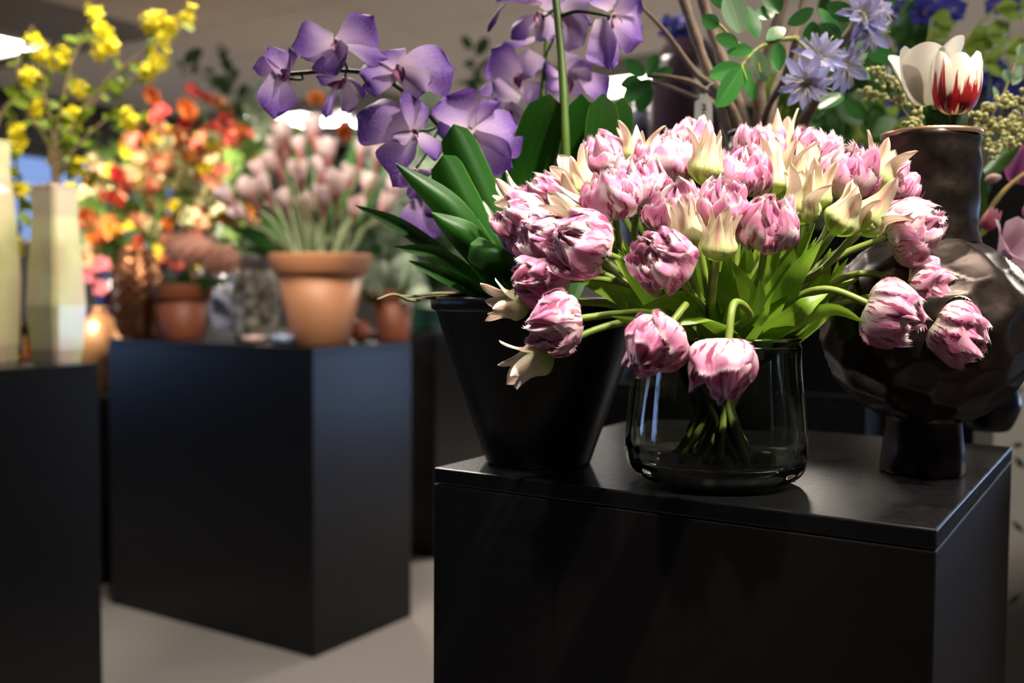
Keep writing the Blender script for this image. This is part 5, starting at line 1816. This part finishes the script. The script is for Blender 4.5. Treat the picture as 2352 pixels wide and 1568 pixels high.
navy = M_plain('navy_glaze', (.012, .018, .06), .25)
bank_vase(262, 5.1, 42, 130, 'navy blue vase at the far end of the flower bank', navy)
bank_vase(352, 5.0, 45, 140, 'dark vase in the flower bank behind the copper vase', potm)
bank_vase(440, 5.15, 45, 150, 'dark brown vase in the flower bank behind the hydrangeas', M_plain('brown_glaze', (.06, .03, .02), .3))
bank_vase(525, 5.0, 45, 150, 'grey vase in the flower bank behind the mottled vase', gbl)


def col3(c, k):
    return tuple(min(1, x * k) for x in c)


COLS = {'red': (.62, .045, .045), 'orange': (.72, .22, .05), 'peach': (.76, .40, .22), 'yellow': (.80, .68, .04), 'coral': (.72, .17, .12), 'cream': (.66, .66, .36), 'pink': (.62, .16, .20)}
RPET, SPET = {}, {}
for n_, c in COLS.items():
    m = M_petal(n_ + '_flower_petal', col3(c, .55), c, col3(c, 1.15), .6, .28, .2)
    RPET[n_] = [cup_petal('petal', m, f, .85, 80 + i) for i, f in enumerate((.28, .5))]
    SPET[n_] = [open_petal('petal', 1, .5, .3, cu, .10, 95 + i, m, 4, 5) for i, cu in enumerate((-.25, .1))]
HEAD = lathe('heart', [(.01, -.05), (.16, .0), (.20, .12), (.10, .22), (.01, .24)], M_plain('dark_heart', (.10, .09, .02), .8), 10)
BF = [(363, 265, 34, 'red', 'poppy'), (430, 285, 22, 'red', 'poppy'), (437, 205, 16, 'red', 'poppy'), (455, 216, 18, 'red', 'poppy'), (472, 226, 16, 'red', 'poppy'), (530, 262, 30, 'red', 'poppy'), (490, 300, 28, 'red', 'poppy'), (575, 345, 24, 'red', 'poppy'),
      (592, 385, 26, 'red', 'poppy'), (352, 225, 26, 'orange', 'ranunculus'), (435, 258, 30, 'orange', 'ranunculus'), (725, 228, 24, 'orange', 'poppy'), (565, 312, 22, 'coral', 'poppy'), (640, 288, 20, 'coral', 'poppy'),
      (415, 420, 28, 'orange', 'poppy'), (452, 432, 22, 'coral', 'ranunculus'), (500, 428, 26, 'peach', 'ranunculus'), (425, 500, 36, 'orange', 'ranunculus'), (250, 522, 34, 'orange', 'poppy'), (282, 405, 22, 'peach', 'ranunculus'),
      (332, 432, 24, 'peach', 'ranunculus'), (380, 380, 24, 'peach', 'ranunculus'), (790, 305, 26, 'orange', 'ranunculus'), (812, 325, 18, 'orange', 'poppy'), (500, 236, 20, 'peach', 'ranunculus'), (412, 300, 20, 'peach', 'ranunculus'),
      (300, 342, 34, 'yellow', 'poppy'), (372, 310, 30, 'yellow', 'poppy'), (457, 326, 28, 'yellow', 'poppy'), (362, 405, 28, 'yellow', 'poppy'), (216, 366, 22, 'cream', 'ranunculus'), (402, 368, 22, 'cream', 'ranunculus'),
      (310, 285, 18, 'pink', 'ranunculus'), (232, 610, 26, 'pink', 'poppy'), (216, 632, 26, 'pink', 'poppy'), (232, 662, 22, 'pink', 'poppy'), (205, 590, 22, 'coral', 'poppy'), (208, 500, 22, 'red', 'poppy'), (290, 450, 22, 'peach', 'poppy'), (465, 385, 22, 'orange', 'ranunculus'),
      (540, 300, 24, 'coral', 'ranunculus'), (520, 360, 22, 'orange', 'ranunculus'), (345, 345, 20, 'peach', 'ranunculus'), (480, 410, 20, 'coral', 'poppy')]
r3 = random.Random(11)
for _ in range(210):
    px, py = r3.uniform(188, 605), r3.uniform(290, 610)
    if py < 300 + max(0, 330 - px) * .9 or (py > 520 and px > 480):
        continue
    BF.append((px, py, r3.uniform(16, 28), r3.choice(['orange', 'peach', 'peach', 'coral', 'orange', 'cream', 'peach', 'cream', 'yellow', 'red']), r3.choice(['poppy', 'ranunculus'])))
seen = {}
items = sorted(BF)
tot = {}
for it in items:
    tot[(it[3], it[4])] = tot.get((it[3], it[4]), 0) + 1
for px, py, rp, cn, ty in items:
    key = (cn, ty)
    seen[key] = seen.get(key, 0) + 1
    d = 4.95 + r3.uniform(-.25, .3)
    q = P(px, py, d)
    root, _ = min(bank, key=lambda b: abs(b[1] - px) + r3.uniform(0, 60))
    lb = '%s %s in the far flower bank, %s %s %s from the window' % (cn, ty, ordw(seen[key]), cn, ty)
    t = thing(ty, lb, 'flower', root, '%s %s blooms in the far flower bank' % (cn, ty))
    ax = cdir(r3.uniform(-.4, .4), r3.uniform(.1, .7), .7)
    sz = rp * d / FPX * .92
    ob('stem', tube('stem', [root, root.lerp(q, .55) + Vector((0, 0, .03)), q - ax * .05, q], .0035, .0028, plain_stem, 5, 12, root), t)
    R = frame(ax, r3.uniform(0, 6), q - root)
    if ty == 'poppy':
        ob('heart', HEAD, t, R @ Matrix.Scale(sz, 4))
        for j in range(6):
            ob('petal', SPET[cn][j % 2], t, R @ Matrix.Rotation(PI / 3 * j, 4, 'Z') @ Matrix.Rotation(r3.uniform(-.5, 0), 4, 'Y') @ Matrix.Scale(sz * 1.05, 4))
    else:
        for j in range(9):
            s_ = sz * (1.75 if j < 5 else 1.3)
            ob('petal', RPET[cn][j % 2], t, R @ Matrix.Translation((0, 0, -sz * .8)) @ Matrix.Rotation(2 * PI * j / 5 + .3 * (j > 4), 4, 'Z') @ Matrix.Scale(s_, 4))

# foliage in the bank
bl = M_leaf('bank_leaf', (.12, .22, .035), None, .5, .2, .3, .3)
dl = M_leaf('dark_bank_leaf', (.025, .07, .02), None, .5, .15, .3, .3)
BL = [oval('leaf', bl, .2, .2), oval('leaf', dl, .2, -.2), oval('leaf', sage, .2, .2)]
SP = [('dark green leafy stem with forked tip highest over the flower bank', [(540, 320), (530, 190), (515, 110)], 1, 5.0), ('arching dark leaf stem over the red flowers', [(560, 330), (500, 200), (410, 145)], 1, 5.0),
      ('grey green bushy stem beside the leftmost orchid flower', [(590, 380), (600, 290), (585, 225)], 2, 5.0), ('leafy green stem behind the bright ceiling lamp', [(620, 400), (640, 360), (632, 320)], 0, 5.1),
      ('mid green stem between the orange and pink flowers', [(540, 540), (545, 440), (560, 350)], 0, 4.8), ('green stem low in the middle of the flower bank', [(470, 520), (460, 440), (440, 360)], 0, 5.1),
      ('yellow green stem at the window end of the flower bank', [(290, 540), (270, 440), (250, 330)], 0, 5.2), ('green stem rising by the yellow bank flowers', [(350, 520), (330, 400), (320, 300)], 0, 5.1), ('leafy stem low at the window end by the coral flowers', [(230, 600), (220, 500), (215, 430)], 0, 5.2),
      ('dark green stem behind the pink bells, orchid side', [(840, 560), (860, 440), (830, 320)], 1, 4.6), ('grey green stem under the purple orchid flowers', [(900, 560), (960, 420), (1000, 250)], 2, 4.6), ('dark leafy stem behind the orchid, reaching the ceiling', [(1020, 560), (1080, 300), (1090, 130)], 1, 4.6),
      ('grey green leafy stem in the gap beside the orchid leaves', [(1060, 620), (1120, 480), (1150, 360)], 2, 4.6), ('green leafy stem low behind the black pot', [(960, 690), (1000, 620), (1010, 560)], 1, 4.6),
      ('pale green stem between pots and flower bank', [(560, 600), (520, 520), (500, 470)], 2, 4.9)]
vr = lp(960, 700, 4.9, ZM)
kk = 4.9 / FPX
t = thing('bank_vase', 'dark green glazed vase on the pedestal behind the brown pot', 'vase', vr)
ob('body', lathe('body', densify([(40 * kk, 0), (52 * kk, .01), (56 * kk, 60 * kk), (36 * kk, 118 * kk)], 14), M_plain('teal_glaze', (.012, .05, .04), .2), 32), t)
ob('neck', lathe('neck', [(36 * kk, 118 * kk), (38 * kk, 130 * kk), (30 * kk, 130 * kk), (28 * kk, 110 * kk)], M_plain('teal_glaze', (.012, .05, .04)), 32, None, False), t)
rootR = Vector((vr.x, vr.y, ZM + 105 * kk))
for lb, pts, li, d in SP:
    root = rootR if pts[0][0] > 800 else min(bank, key=lambda b: abs(b[1] - pts[0][0]))[0]
    pp = [P(x, y, d) for x, y in pts]
    t = stemmed('leafy_stem', lb, 'foliage', root, pp, .004, plain_stem, 'foliage in the far flower bank')
    c = sampled([root] + pp, 26)
    for q in c[6:]:
        for _ in range((2 if li != 1 else 1) if d > 4.75 else 3):
            b = q + RT * r3.gauss(0, .02) + UP * r3.gauss(0, .02)
            put_leaf(t, root, BL[li], b, b + (RT * r3.uniform(-.12, .12) + UP * r3.uniform(-.06, .13) + fwd * r3.uniform(-.05, .05)) * (.65 if li == 1 else 1), r3.uniform(-1, 1), 1.0)
